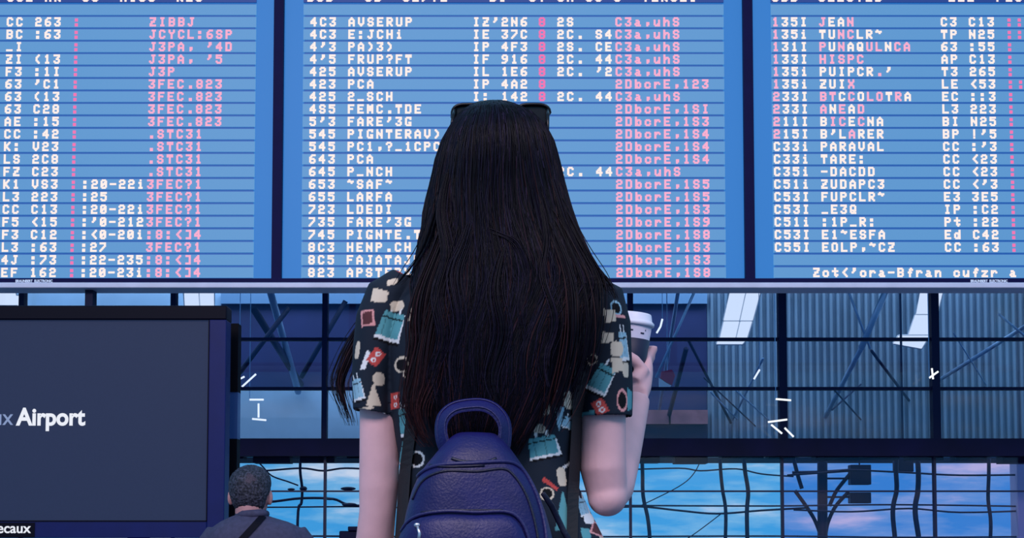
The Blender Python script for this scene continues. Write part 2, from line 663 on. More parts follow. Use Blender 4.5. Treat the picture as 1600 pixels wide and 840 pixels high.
sheet(345, 1105, 400, 607, M['dark_wall'])
sheet(345, 1000, 607, 700, M['pale_wall'])
sheet(1000, 1105, 607, 700, M['dark_wall'])
sheet(-220, 345, 400, 700, M['pale_wall'])
sheet(345, 1105, 458, 474, M['strip'], -.06, .05, 'pale_strip')
sheet(975, 1045, 640, 662, M['brown'], -.12, .1, 'brown_beam')
sheet(1048, 1106, 640, 662, M['brown'], -.12, .1, 'brown_beam')
# corrugated wall
mb = MB()
xA, xB = P(1105, 570, YB).x, P(1720, 570, YB).x
zA, zB = P(0, 700, YB).z, P(0, 400, YB).z
pitch = pxr(11, YB)
nrib = int((xB - xA) / pitch)
prof = []
for k in range(nrib):
    x = xA + k * pitch
    prof += [(x, 0), (x + pitch * .35, 0), (x + pitch * .5, -.05), (x + pitch * .85, -.05)]
i0 = 0
for (x, dy) in prof:
    mb.v += [Vector((x, YB + dy, zA)), Vector((x, YB + dy, zB))]
for k in range(len(prof) - 1):
    mb.f.append((2 * k, 2 * k + 2, 2 * k + 3, 2 * k + 1))
mb.build('corrugated_sheet', M['corrugated'], wb)
MB().box(xA, xB, YB + .02, YB + .08, zA, zB).build('sheet_backing', M['corrugated'], wb)
# slab carrying the back wall and its posts
zs = P(0, 700, YB).z
slab = MB().box(P(-260, 570, YB).x, P(1740, 570, YB).x, YB - .4, YB + .6, zs - .12, zs).build('trim_2', M['girder'])
struct(slab)
for c in (-240, 745, 1720):
    x = P(c, 570, YB).x
    MB().box(x - .09, x + .09, YB - .09, YB + .09, 0, zs - .12).build('post', M['girder'], slab)

# reflected roof trusses, modelled as solid bars at Y=15
YT = 15.0
for lab, mat, bars in [
    ('pale reflected roof brace in front of the navy wall, beside the advertising screen', 'strut',
     [((418, 440), (466, 612), 6)]),
    ('dark crossed reflected roof brace in front of the navy wall, beside the advertising screen', 'dark_strut',
     [((372, 585), (452, 480), 4), ((395, 480), (470, 600), 6), ((470, 590), (540, 470), 4)]),
    ('pair of thin pale reflected braces in front of the navy wall, beyond the paper cup', 'strut',
     [((1062, 440), (1030, 640), 3), ((1092, 440), (1025, 590), 2.2)]),
    ('dark reflected braces fanning out across the edge of navy and ribbed walls', 'dark_strut',
     [((1075, 530), (1142, 660), 2.5), ((1072, 545), (1045, 650), 4), ((1100, 590), (1180, 665), 1.2)]),
    ('thin pale reflected V brace on the ribbed wall with a bright lamp at its upper end', 'strut',
     [((1192, 560), (1145, 655), 2.0), ((1110, 612), (1152, 655), 1.3), ((1150, 610), (1200, 655), 1.3)]),
    ('long pale reflected scissor brace in the middle of the ribbed wall', 'strut',
     [((1390, 440), (1345, 545), 5), ((1345, 545), (1290, 650), 4), ((1320, 440), (1360, 545), 2.0)]),
    ('dark slanting reflected brace to the side of the long pale scissor brace', 'dark_strut',
     [((1362, 548), (1420, 625), 2.5), ((1300, 640), (1345, 600), 1.4), ((1300, 605), (1345, 655), 1.4)]),
    ('pale reflected brace rising away from the last thick mullion over the ribbed wall', 'strut',
     [((1625, 495), (1465, 595), 3.5), ((1560, 490), (1620, 540), 2.0), ((1490, 520), (1540, 600), 1.2)]),
]:
    mid = P((bars[0][0][0] + bars[0][1][0]) / 2, 690, YT)
    root = thing('reflected_brace', mid, lab, 'steel brace')
    for a, b_, r_ in bars:
        # ends run up to the roof line and back into the wall
        pa, pb = P(a[0], a[1], YT), P(b_[0], b_[1], YB - .05 if b_[1] > 590 else YT)
        MB().tube([pa, pb], pxr(r_, YT), 8).build('brace_bar', M[mat], root, smooth=True)

# skylight reflections at the top of the glass wall, built as glowing panes
for lab, quads in [
    ('large bright skylight mirrored in the glass, near the cup side of the thick mullion',
     [[(1143, 445), (1167, 445), (1155, 500), (1131, 500)], [(1169, 445), (1191, 445), (1176, 500), (1157, 500)],
      [(1131, 502), (1155, 502), (1149, 528), (1125, 528)], [(1157, 502), (1175, 502), (1167, 528), (1151, 528)],
      [(1122, 531), (1165, 531), (1160, 537), (1120, 537)]]),
    ('large bright skylight mirrored in the glass, on the last thick mullion',
     [[(1440, 445), (1458, 445), (1452, 490), (1432, 490)], [(1460, 445), (1476, 445), (1464, 490), (1454, 490)],
      [(1430, 492), (1463, 492), (1454, 522), (1420, 522)], [(1404, 524), (1452, 524), (1440, 544), (1396, 536)]]),
    ('bright skylight mirrored in the glass above the advertising screen, beside its outer corner',
     [[(287, 445), (309, 445), (311, 478), (289, 478)], [(311, 445), (334, 445), (334, 478), (313, 478)]]),
    ('bright skylight mirrored in the glass above the advertising screen, far from its corner',
     [[(-10, 445), (22, 445), (27, 476), (-8, 476)], [(24, 462), (32, 462), (33, 478), (28, 478)]]),
]:
    YS = 15.8
    root = thing('skylight', P(quads[0][0][0], 480, YS), lab, 'skylight')
    for q in quads:
        pts = [P(a, b_, YS) for a, b_ in q]
        MB().poly_prism([(p.x, p.z) for p in pts], YS, YS + .03).build('reflected_pane', M['skylight'], root)
    allx = [p for q in quads for p in q]
    xs = sorted(allx, key=lambda p: p[0])
    top = P(sum(p[0] for p in quads[0]) / 4, 445, YS)
    fr = MB()
    for q in quads:
        pts = [P(a, b_, YS + .02) for a, b_ in q]
        for k in range(4):
            fr.tube([pts[k], pts[(k + 1) % 4]], .012, 6)
    fr.build('reflected_frame', M['skyframe'], root)

# small lamps and white highlights, built as glowing tubes
for lab, segs in [
    ('bright tubular lamp cluster in front of the pale wall strip beside the screen', [((390, 624), (412, 624)), ((404, 630), (404, 652)), ((394, 654), (416, 656))]),
    ('slanted bright lamp pair on the navy wall close to the black post', [((374, 592), (382, 588)), ((378, 604), (400, 584))]),
    ('bright zigzag lamp cluster in front of the thick mullion', [((1212, 623), (1236, 625)), ((1200, 659), (1230, 655)), ((1205, 663), (1222, 677)), ((1226, 668), (1240, 682))]),
    ('short white highlight at the upper end of the thin pale V brace', [((1187, 577), (1178, 592))]),
    ('small white highlight at the foot of the last thick mullion pane', [((1452, 590), (1466, 580)), ((1456, 575), (1458, 592))]),
    ('curved bright lamp just beyond the paper cup lid', [((1035, 498), (1032, 510)), ((1032, 510), (1026, 520))]),
]:
    YL = 12.25 if 'zigzag' in lab or 'last thick' in lab else (13.6 if 'slanted' in lab else 14.6)
    root = thing('lamp_highlight', P(segs[0][0][0], segs[0][0][1], YL), lab, 'lamp')
    for a, b_ in segs:
        MB().tube([P(*a, YL), P(*b_, YL)], pxr(1.5, YL), 8).build('light_tube', M['lamp'], root)
    # suspension rod, up to the girder line hidden by the boards
    q = P(*segs[0][0], YL)
    MB().tube([q, (q.x, q.y, P(0, 430, YL).z)], .003, 6).build('suspension_rod', M['strut'], root)
# roof beams that carry lamps, sign and skylights
ceil = bpy.data.objects.new('ceiling', None)
ceil.location = (0, 14, P(0, 430, 14).z)
COL.objects.link(ceil)
struct(ceil)
for yb in (12.25, 13.6, 14.6, 15.0, 15.2, 15.8):
    zb_ = P(0, 431, yb).z if yb != 15.8 else P(0, 446, yb).z
    MB().box(-6.5, 6.5, yb - .06, yb + .08, zb_, zb_ + .25).build('beam', M['girder'], ceil)
for xx in (-6.4, 6.4):
    MB().box(xx - .08, xx + .08, 12.1, 17.0, 3.4, 3.6).build('beam', M['girder'], ceil)
    MB().box(xx - .08, xx + .08, 12.3, 12.46, 0, 3.4).build('post', M['girder'], ceil)
# red and white sign beyond the cup
root = thing('hanging_sign', P(1043, 610, 15.2), 'small red and white sign beyond the glass near the holding hand', 'sign')
for pts, mt, nm in [([(1034, 580), (1050, 577), (1055, 586), (1050, 601), (1040, 596), (1032, 590)], 'red', 'red_field'),
                    ([(1030, 590), (1040, 597), (1049, 602), (1046, 606), (1030, 604)], 'white', 'white_field')]:
    pp = [P(a, b_, 15.2) for a, b_ in pts]
    MB().poly_prism([(p.x, p.z) for p in pp], 15.2, 15.24).build(nm, M[mt], root)
q = P(1043, 580, 15.2)
MB().tube([(q.x, 15.22, q.z), (q.x, 15.22, P(0, 430, 15.2).z)], .004, 6).build('suspension_rod', M['strut'], root)

# ------------------------------------------------------------------ departure boards
YBD = 10.0
FONT = {k: v for k, v in {
    '!': '00005F0000', "'": '0008070300', '(': '001C224100', ')': '0041221C00', '*': '2A1C7F1C2A', ',': '0080703000',
    '-': '0808080808', '.': '0000606000', '/': '2010080402', '0': '3E5149453E', '1': '00427F4000', '2': '7249494946',
    '3': '2141494D33', '4': '1814127F10', '5': '2745454539', '6': '3C4A494931', '7': '4121110907', '8': '3649494936',
    '9': '464949291E', ':': '0066660000', '<': '0008142241', '=': '1414141414', '?': '0201590906', 'A': '7C1211127C',
    'B': '7F49494936', 'C': '3E41414122', 'D': '7F4141413E', 'E': '7F49494941', 'F': '7F09090901', 'G': '3E41415173',
    'H': '7F0808087F', 'I': '00417F4100', 'J': '2040413F01', 'K': '7F08142241', 'L': '7F40404040', 'M': '7F021C027F',
    'N': '7F0408107F', 'O': '3E4141413E', 'P': '7F09090906', 'Q': '3E4151215E', 'R': '7F09192946', 'S': '2649494932',
    'T': '03017F0103', 'U': '3F4040403F', 'V': '1F2040201F', 'W': '3F4038403F', 'X': '6314081463', 'Y': '0304780403',
    'Z': '6159494D43', '_': '4040404040', 'a': '2054547840', 'b': '7F28444438', 'c': '3844444428', 'd': '384444287F',
    'e': '3854545418', 'f': '00087E0902', 'n': '7C08040478', 'o': '3844444438', 'r': '7C08040408', 's': '4854545424',
    't': '04043F4424', 'u': '3C4040207C', 'i': '00447D4000', '~': '0201020402', ']': '004141417F', 'h': '7F08040478',
    'p': '7C14141408', 'm': '7C04780478', 'z': '4464544C44', '|': '00007F7F00',
}.items()}
SX = (P(801, 31, YBD).x - P(800, 31, YBD).x)       # metres per pixel on the board plane
ZR1, ZR21 = P(800, 31.5, YBD).z, P(800, 424, YBD).z
DZ = (ZR1 - ZR21) / 20.0                            # row pitch in metres


def row_z(i):
    return ZR1 - (i - 1) * DZ


def letter(mb, ch, xc, zc, y):
    code = FONT.get(ch)
    if not code:
        return
    dw, dh = 1.72 * SX, 1.95 * SX
    for c in range(5):
        bits = int(code[c * 2:c * 2 + 2], 16)
        r_ = 0
        while r_ < 7:
            if bits >> r_ & 1:
                e_ = r_
                while e_ < 6 and bits >> (e_ + 1) & 1:
                    e_ += 1
                x_ = xc + (c - 2) * dw
                zt = zc + (3.5 - r_) * dh + .32 * dh
                zb = zc + (3.5 - e_ - 1) * dh - .32 * dh
                hw = dw * .95
                mb.quad((x_ - hw, y, zb), (x_ + hw, y, zb), (x_ + hw, y, zt), (x_ - hw, y, zt))
                r_ = e_ + 1
            else:
                r_ += 1


PA, PB_ = 'C3a,uhS', '2DbcrE,123'
centre = [
    ('4C3 AVSERUP', "IZ'2N6", '2S'), ('4C3 E:JCHi', 'IE 37C', '2C. S4'), ("4'3 PA)3)", 'IP 4F3', '2S. CE'),
    ("4'5 FRUP?FT", 'IF 916', '2C. 44'), ('425 AVSERUP', 'IL 1E6', "2C. '2"), ('423 PCA', 'IP 4A2', ''),
    ('425 2_SCH', 'I: 142', '2C. 44'), ('4S5 FEMC.TDE', 'ID 141', ''), ("5'3 FARE'3G", '', ''), ('545 PIGNTERAV)', '', ''),
    ('545 PC1,?_1CPC', '', ''), ('643 PCA', '', ''), ('645 P_NCH', '', '2C. 44'), ('653 ~SAF~', '', ''), ('655 LARFA', '', ''),
    ('723 LDEDI', '', ''), ("735 FARE'3G", '', ''), ('745 PIGNTE.TR', '', ''), ('8C3 HENP.CH', '', ''), ('8C5 FAJATAJE', '', ''),
    ('823 APSTERX', '', '')]
ends = ['123', '1S3', '1SI', '1S3', '1S4', '1S4', '1S4', '', '1S5', '1S5', '1S3', '1S9', '1S8', '1S3', '1S3', '1S8']
left = [
    ('CC 263', '', 'ZIBBJ'), ('BC :63', '', 'JCYCL:6SP'), ('_I', '', "J3PA, '4D"), ('ZI (13', '', "J3PA, '5"), ('F3 :1I', '', 'J3P'),
    ("63 'C1", '', '3FEC.823'), ('63 (13', '', '3FEC.823'), ('63 C28', '', '3FEC.823'), ('AE :15', '', '3FEC.823'),
    ('CC :42', '', '.STC31'), ('K: V23', '', '.STC31'), ('LS 2C8', '', '.STC31'), ('FZ C23', '', '.STC31'),
    ('K1 VS3', ':20-22i', '3FEC?1'), ('L3 223', ':25', '3FEC?1'), ('CC C13', ':20-22i', '3FEC?1'), ('F5 <15', ":'0-212", '3FEC?1'),
    ('F3 C12', ':<0-20i', ':8:<]4'), ('L3 :63', ':27', '3FEC?1'), ('4J :73', ':22-235', ':8:<]4'), ('EF 162', ':20-23i', ':8:<]4')]
right = [
    ('135I JEAN', 'C3 C13', 1), ('135i TUNCLR~', 'TP N25', 1), ('131I PUNAQULNCA', '63 :55', 0), ('133I HISPC', 'AP C13', 0),
    ("135i PUIPCR.'", 'T3 265', 0), ('135i ZUIX', 'LE <53', 1), ('233I BTCCOLOTRA', 'EC ::3', 0), ('233I ANEAD', 'L3 223', 0),
    ('211I BICECNA', 'BI N25', 0), ("215I B'LARER", "BP !'5", 0), ('C33i PARAVAL', "CC :'3", 0), ('C33i TARE:', 'CC <23', 0),
    ('C35i -DACDD', 'CC <23', 0), ('C51i ZUDAPC3', "CC <'3", 0), ('C53I FUPCLR~', 'E3 3E5', 0), ('C53I _E3Q', 'IP :C2', 0),
    ('C51i :1P_R:', 'Pt :22', 0), ('C53I E1~ESFA', 'Ed C42', 0), ('C55I EOLP,~CZ', 'CC :63', 0), None, None]

slat_h = DZ * .82
slat_w = (1132 - 473) * SX
slat_mesh = MB().box(-slat_w / 2, slat_w / 2, 0, .02, -slat_h / 2, slat_h / 2).mesh('row_plate')
slat_mesh.materials.append(M['slat'])


def X220(px):
    return P(px, 220, YBD).x


def X31(px):
    return P(px, 31, YBD).x


ZBOT, ZFR = P(0, 434.5, YBD).z, P(0, 442, YBD).z
ZTOP = row_z(1) + DZ * 4.6
board_specs = [
    (-311, 'wide blue flight board hung above the advertising screen', left),
    (426, 'wide blue flight board behind the head of the long-haired person', centre),
    (1163, 'wide blue flight board with a one-line message in its bottom row', right)]
for bi, (px0, lab, content) in enumerate(board_specs):
    xl, xr = X220(px0 + 7.5), X220(px0 + 7.5 + 737)
    fw = 7.5 * SX
    root = thing('departure_board', ((xl + xr) / 2, YBD, ZFR), lab, 'flight board', 'flight boards hung side by side')
    MB().box(xl + fw, xr - fw, YBD + .05, YBD + .16, ZBOT, ZTOP - .05).build('backing_panel', M['board_field'], root)
    MB().box(X220(px0 + 47), X220(px0 + 47 + 659), YBD + .045, YBD + .06, row_z(21) - DZ * .5, row_z(0) + DZ * .5).build('row_backing', M['row_gap'], root)
    fr = MB()
    fr.box(xl, xl + fw, YBD + .0, YBD + .2, ZFR, ZTOP)
    fr.box(xr - fw, xr, YBD + .0, YBD + .2, ZFR, ZTOP)
    fr.box(xl + fw, xr - fw, YBD + .0, YBD + .2, ZFR, ZBOT)
    fr.box(xl + fw, xr - fw, YBD + .0, YBD + .2, ZTOP - .05, ZTOP)
    fr.build('frame', M['board_frame'], root)
    xs = X220(px0 + 47 + 659 / 2)
    # header plate above the rows
    hz = row_z(-1)
    hp = MB().box(xs - slat_w / 2, xs + slat_w / 2, YBD + .035, YBD + .055, hz - slat_h / 2 - DZ * 1.0 + DZ, hz + slat_h / 2 + DZ).build('header_plate', M['header'], root)
    hm = MB()
    htext = [[(13, 'CCE NR'), (131, 'SC  N1CO  RES')], [(484, 'BCD'), (545, '  SD  SE7TE'), (770, 'D1'), (832, 'ST CA SC C  TERSEI')],
             [(1213, 'SBD'), (1286, 'SLECTED'), (1490, 'ZZZ'), (1565, 'PLS')]][bi]
    for xa, s in htext:
        for k, ch in enumerate(s):
            letter(hm, ch, X31(xa + 14.8 * k), hz, YBD + .033)
    hm.build('lettering', M['white_led'], hp)['kind'] = 'stuff'
    for i in range(0, 22):
        s = bpy.data.objects.new('row_plate', slat_mesh)
        COL.objects.link(s)
        s.location = (xs, YBD + .035, row_z(i))
        attach_loc = s.location.copy()
        s.parent = root
        s.matrix_parent_inverse = WM(root).inverted()
        if i == 0 or (content is right and i == 20):
            continue
        wm_, pm, rm = MB(), MB(), MB()
        z, y = row_z(i), YBD + .033

        def put(mbx, s_, pxa, pitch_):
            for k, ch in enumerate(s_):
                letter(mbx, ch, X31(pxa + pitch_ * k), z, y)
        if content is centre:
            a, b_, c_ = centre[i - 1]
            put(wm_, a, 489, 14.9)
            put(wm_, b_, 744, 14.9)
            put(wm_, c_, 876, 15)
            if i <= 8:
                put(rm, '8', 847, 14.9)
            if i in (1, 2, 3, 4, 5, 7, 13):
                put(pm, PA, 967, 15)
            else:
                put(pm, '2DbcrE,' + (ends[i - 6] or '1S3'), 967, 15)
        elif content is left:
            a, b_, c_ = left[i - 1]
            put(wm_, a, 13, 14.9)
            put(rm, ':', 118, 14.9)
            put(wm_, b_, 136, 14.3)
            put(pm, c_, 237, 14.9)
        elif i == 21:
            put(wm_, "Zot<'ora-Bfran cufzr a", 1272, 14.5)
        else:
            a, b_, c_ = right[i - 1]
            rc = random.Random(i)
            for k, ch in enumerate(a):
                pinkish = i <= 10 and (k == 0 or (k > 4 and rc.random() < .4))
                put(pm if pinkish else wm_, ch, 1213 + 14.66 * k, 0)
            put(wm_, b_, 1477, 14.66)
            put(rm, ':', 1580, 14.66)
            if c_:
                put(rm, ':', 1596, 14.66)
        for mbx, mt in ((wm_, 'white_led'), (pm, 'pink_led'), (rm, 'rose_led')):
            if mbx.v:
                mbx.build('lettering', M[mt], s)['kind'] = 'stuff'
    # hanger rods to the portal above
    for fx in (.2, .8):
        xx = xl + (xr - xl) * fx
        MB().tube([(xx, YBD + .1, ZTOP - .01), (xx, YBD + .1, ZTOP + .3)], .02, 10).build('hanger_rod', M['board_frame'], root)


def text_obj(s, size, loc, mat, name, parent, extrude=.001, bold=0.0, align='LEFT', sx=1.0):
    cu = bpy.data.curves.new('t', 'FONT')
    cu.body = s
    cu.size = size
    cu.extrude = extrude
    cu.offset = bold
    cu.align_x = align
    to = bpy.data.objects.new('t', cu)
    COL.objects.link(to)
    to.rotation_euler = (math.pi / 2, 0, 0)
    dg = bpy.context.evaluated_depsgraph_get()
    me = bpy.data.meshes.new_from_object(to.evaluated_get(dg))
    bpy.data.objects.remove(to, do_unlink=True)
    me.transform(Matrix.Translation(loc) @ Matrix.Rotation(math.pi / 2, 4, 'X') @ Matrix.Diagonal((sx, 1, 1, 1)))
    me.materials.clear()
    me.materials.append(mat)
    return link(name, me, mat, parent)


boards = [o for o in COL.objects if o.name.startswith('departure_board')]
for k, pxa in ((0, 29), (2, 1512)):
    q = P(pxa, 442, YBD)
    text_obj('BRAUNBERT  ELECTRONIC', .021, (X220(pxa), YBD - .002, ZFR + .005), M['white_print'], 'maker_lettering', boards[k], bold=.0006, sx=.85)

# silver rail that carries the boards and the portal around them
z1, z0 = ZFR, P(0, 450.5, YBD).z
xl, xr = X220(-311) - .2, X220(1163 + 737) + .2
rail = MB().box(xl, xr, YBD - .03, YBD + .2, z0, z1).build('trim_3', M['rail'], bevel=.006)
struct(rail)
port = MB().box(xl - .3, xr + .3, YBD + .02, YBD + .22, ZTOP + .29, ZTOP + .6).build('trim_4', M['board_frame'])
struct(port)
for xx in (xl - .2, xr + .05):
    MB().box(xx, xx + .15, YBD + .03, YBD + .18, 0, ZTOP + .29).build('post', M['board_frame'], port)
# dark drop post seen under the rail above the screen
MB().box(P(136, 465, YBD + .1).x, P(148, 465, YBD + .1).x, YBD + .05, YBD + .15, P(0, 500, YBD).z, z0).build('drop_post', M['mullion'], rail)

# ------------------------------------------------------------------ advertising screen
YA = 8.5


def AX(px):
    return P(px, 650, YA).x


def AZ(py):
    return P(0, py, YA).z


ad = thing('advertising_screen', (AX(47), YA + .06, 0), 'large dark advertising screen on a stand showing white airport lettering', 'display screen')
MB().box(AX(-231) - .01, AX(325) + .01, YA + .02, YA + .1, AZ(813) - .01, AZ(500) + .01).build('screen', M['screen'], ad)
fr = MB()
fr.box(AX(325), AX(352), YA, YA + .14, AZ(840), AZ(499)).box(AX(-258), AX(-231), YA, YA + .14, AZ(840), AZ(499))
fr.box(AX(-231), AX(325), YA, YA + .14, AZ(840), AZ(813))
fr.build('bezel', M['bezel'], ad, bevel=.004)
MB().box(AX(-260), AX(352.5), YA - .004, YA + .15, AZ(499), AZ(477)).build('top_bezel', M['bezel_black'], ad, bevel=.006)
MB().box(AX(324), AX(325.6), YA - .003, YA + .02, AZ(814), AZ(500)).build('screen_edge', M['bezel_black'], ad)
MB().box(AX(-231), AX(325), YA - .003, YA + .02, AZ(814.5), AZ(812.5)).build('screen_edge', M['bezel_black'], ad)
sp = SX * YA / YBD
text_obj('Airport', 37 * sp, (AX(25), YA + .017, AZ(663)), M['screen_text'], 'airport_lettering', ad, bold=.0036, sx=.92)
text_obj('Bordeaux', 36 * sp, (AX(19), YA + .017, AZ(663)), M['screen_text_thin'], 'airport_lettering', ad, bold=.0003, align='RIGHT', sx=.9)
MB().box(AX(-50), AX(58), YA - .006, YA + .01, AZ(839), AZ(816)).build('maker_plate', M['bezel_black'], ad)
text_obj('JCDecaux', 22 * sp, (AX(52), YA - .008, AZ(832)), M['screen_text'], 'maker_lettering', ad, bold=.001, align='RIGHT')
for a in (-120, 200):
    MB().box(AX(a), AX(a + 30), YA + .03, YA + .11, 0.03, AZ(840)).build('leg', M['bezel_black'], ad)
MB().box(AX(-160), AX(270), YA - .2, YA + .35, 0, .03).build('foot_plate', M['bezel_black'], ad)

post = thing('divider_post', (P(362, 700, 8.9).x, 8.95, 0), 'slim black post with a blue inset standing right behind the advertising screen', 'post')
x0, x1 = P(344, 680, 8.9).x, P(370.5, 680, 8.9).x
zz = [P(0, py, 8.9).z for py in (505, 612, 685)]
MB().box(x0, x1, 8.9, 9.0, zz[1], zz[0]).build('upper_section', M['blackpost'], post)
MB().box(x0, x1, 8.905, 8.995, zz[2], zz[1]).build('blue_inset', M['bluepanel'], post)
MB().box(x0, x1, 8.9, 9.0, 0, zz[2]).build('lower_section', M['blackpost'], post)


# ------------------------------------------------------------------ people helpers
def head_into(mb, cx, cy, zc, s, hx=1.0):
    """head lofted from chin (zc) up, facing +y; s = head height"""
    prof_ = [(0, .018, .085, .03), (.04, .034, .094, .01), (.12, .048, .098, -.02), (.25, .060, .098, -.062), (.4, .068, .096, -.086),
             (.55, .074, .096, -.1), (.7, .076, .094, -.104), (.82, .069, .080, -.094), (.91, .053, .058, -.072), (.97, .032, .032, -.042), (1.0, .012, .008, -.018)]
    k = s / .225
    rings = []
    for t_, w_, f_, b_ in prof_:
        c_ = (f_ + b_) / 2
        rings.append(ring(cx, cy + c_ * k, zc + t_ * s, w_ * k * hx, (f_ - b_) / 2 * k, 28, 2.2))
    mb.loft(rings)
    mb.tube([(cx, cy + .092 * k, zc + .54 * s), (cx, cy + .104 * k, zc + .44 * s), (cx, cy + .116 * k, zc + .34 * s), (cx, cy + .095 * k, zc + .31 * s)],
            [.007 * k, .009 * k, .014 * k, .010 * k], 10)
    for sg in (-1, 1):
        mb.ball((cx + sg * .077 * k * hx, cy - .012 * k, zc + .44 * s), .03 * k, 12, 10, (.38, .62, 1.05), Matrix.Rotation(sg * .35, 3, 'Z'))


def face_parts(cx, cy, zc, s, parent):
    k = s / .225
    for sg in (-1, 1):
        e_ = MB().ball((cx + sg * .031 * k, cy + .084 * k, zc + .5 * s), .0125 * k, 14, 10).build('eye', M['eye'], parent, True)
        MB().ball((cx + sg * .031 * k, cy + .0945 * k, zc + .5 * s), .0055 * k, 10, 8, (1, .5, 1)).build('iris', M['iris'], e_, True)
        MB().tube([(cx + sg * .014 * k, cy + .096 * k, zc + .575 * s), (cx + sg * .032 * k, cy + .096 * k, zc + .595 * s), (cx + sg * .05 * k, cy + .086 * k, zc + .575 * s)],
                  [.002, .003, .001], 6).build('eyebrow', M['hair_hull'], parent, True)
    MB().tube([(cx - .024 * k, cy + .092 * k, zc + .2 * s), (cx - .01 * k, cy + .101 * k, zc + .205 * s), (cx + .01 * k, cy + .101 * k, zc + .205 * s), (cx + .024 * k, cy + .092 * k, zc + .2 * s)],
              [.002, .0055, .0055, .002], 8).build('lips', M['lips'], parent, True)


def interp(tbl, t_):
    for a, b_ in zip(tbl, tbl[1:]):
        if t_ <= b_[0]:
            u = (t_ - a[0]) / (b_[0] - a[0])
            return [p + (q - p) * u for p, q in zip(a[1:], b_[1:])]
    return list(tbl[-1][1:])


# ------------------------------------------------------------------ the long-haired person
YW = 2.9


def W(px, py, dy=0.0):
    return P(px, py, YW + dy)


cxw = W(772, 300).x
woman = thing('person', (cxw, YW, 0), 'person seen from behind with very long dark hair, printed short-sleeved shirt, holding a paper cup', 'person')

ztop_h = W(772, 168).z
zchin = ztop_h - .222
sk = MB()
head_into(sk, cxw, YW, zchin, .222)
sk.tube([(cxw, YW - .03, zchin + .08), (cxw, YW - .025, zchin - .03), (cxw, YW - .03, zchin - .11)], [.05, .047, .06], 20)
# torso core
core = [(405, 700, 850, .05), (430, 675, 880, .065), (470, 640, 910, .085), (540, 640, 900, .095), (620, 640, 890, .095), (700, 655, 875, .085),
        (780, 650, 885, .09), (850, 635, 910, .105), (920, 625, 922, .115), (980, 628, 920, .11)]
rg = []
for py, a, b_, hy in core:
    l, r_ = W(a, py), W(b_, py)
    rg.append(ring((l.x + r_.x) / 2, YW, l.z, (r_.x - l.x) / 2, hy, 32, 2.4))
sk.loft(rg)
# legs
hipz = W(772, 960).z
for sg in (-1, 1):
    sk.tube([(cxw + sg * .085, YW, hipz + .02), (cxw + sg * .09, YW + .005, .62), (cxw + sg * .09, YW + .01, .48), (cxw + sg * .092, YW - .012, .34), (cxw + sg * .095, YW - .005, .1), (cxw + sg * .095, YW, .05)],
            [.088, .07, .055, .053, .036, .036], 18)
    sk.tube([(cxw + sg * .095, YW - .03, .045), (cxw + sg * .1, YW + .06, .04), (cxw + sg * .105, YW + .15, .028)], [.032, .036, .026], 12)
# hanging arm
sh = W(612, 470)
arm = [(612, 468, 0, .034), (596, 510, -.005, .036), (592, 580, -.005, .033), (592, 650, 0, .0325), (593, 710, .0, .034), (592, 760, .002, .0335), (590, 800, .006, .031),
       (585, 850, .02, .0325), (582, 900, .035, .030), (582, 960, .055, .024), (584, 1000, .065, .0205)]
sk.tube([W(a, b_, d) for a, b_, d, r_ in arm], [r_ for *_, r_ in arm], 20)
hl = W(584, 1000, .065)
sk.tube([hl, hl + Vector((.0, .012, -.04)), hl + Vector((0, .02, -.085))], [.02, .026, .024], 14, flat=1.4)
for k in range(4):
    bp_ = hl + Vector((.002, -.01 + k * .0175, -.08))
    L = [.062, .07, .074, .066][k]
    sk.tube([bp_, bp_ + Vector((.006, .004, -L * .45)), bp_ + Vector((.018, .006, -L * .8)), bp_ + Vector((.03, .006, -L))], [.0088, .0085, .008, .006], 10)
sk.tube([hl + Vector((.006, .035, -.03)), hl + Vector((.014, .055, -.06)), hl + Vector((.02, .058, -.09))], [.011, .0095, .0075], 10)
# raised arm: upper arm down, forearm up and forward
arm2 = [(918, 470, 0, .034), (938, 520, 0, .036), (944, 600, -.005, .0375), (942, 670, -.005, .0385), (942, 730, -.005, .0395), (949, 775, .005, .033)]
sk.tube([W(a, b_, d) for a, b_, d, r_ in arm2], [r_ for *_, r_ in arm2], 20)
sk.ball(W(949, 775, .0), .034, 18, 12)
el = W(949, 775, .005)
fa = [W(949, 775, .0), W(956, 760, .035), W(966, 720, .08), W(979, 680, .125), W(991, 642, .165), W(996, 622, .18)]
sk.tube(fa, [.033, .038, .037, .031, .025, .023], 20)
wr = W(996, 620, .18)
# the cup axis
CUPY = YW + .235
cb, ct = P(976, 606, CUPY), P(986, 489, CUPY)
cup_ax = (ct - cb).normalized()
# palm: from the wrist forward along the cup's outer side
kn = P(1008, 572, CUPY + .02)
pal = [wr, wr + (kn - wr) * .4 + Vector((.004, 0, 0)), wr + (kn - wr) * .75 + Vector((.004, 0, 0)), kn]
rgp = []
for k, p in enumerate(pal):
    hw_ = [.021, .03, .036, .036][k]
    th_ = [.019, .017, .0145, .012][k]
    ax = cup_ax
    fwd = Vector((.35, 1, .25)).normalized()
    side = fwd.cross(ax).normalized()
    rgp.append([p + ax * (math.sin(2 * math.pi * q / 16) * hw_) + side * (math.cos(2 * math.pi * q / 16) * th_) for q in range(16)])
sk.loft(rgp)


def cup_r(h):          # cup radius at height h above the base
    return .0285 + (.0405 - .0285) * h / .118


def on_cup(ang, h, off):
    """ang 0 = +x side, 90 = far side"""
    c = cb + cup_ax * h
    rr = cup_r(h) + off
    return c + Vector((math.cos(ang) * rr, math.sin(ang) * rr, 0))


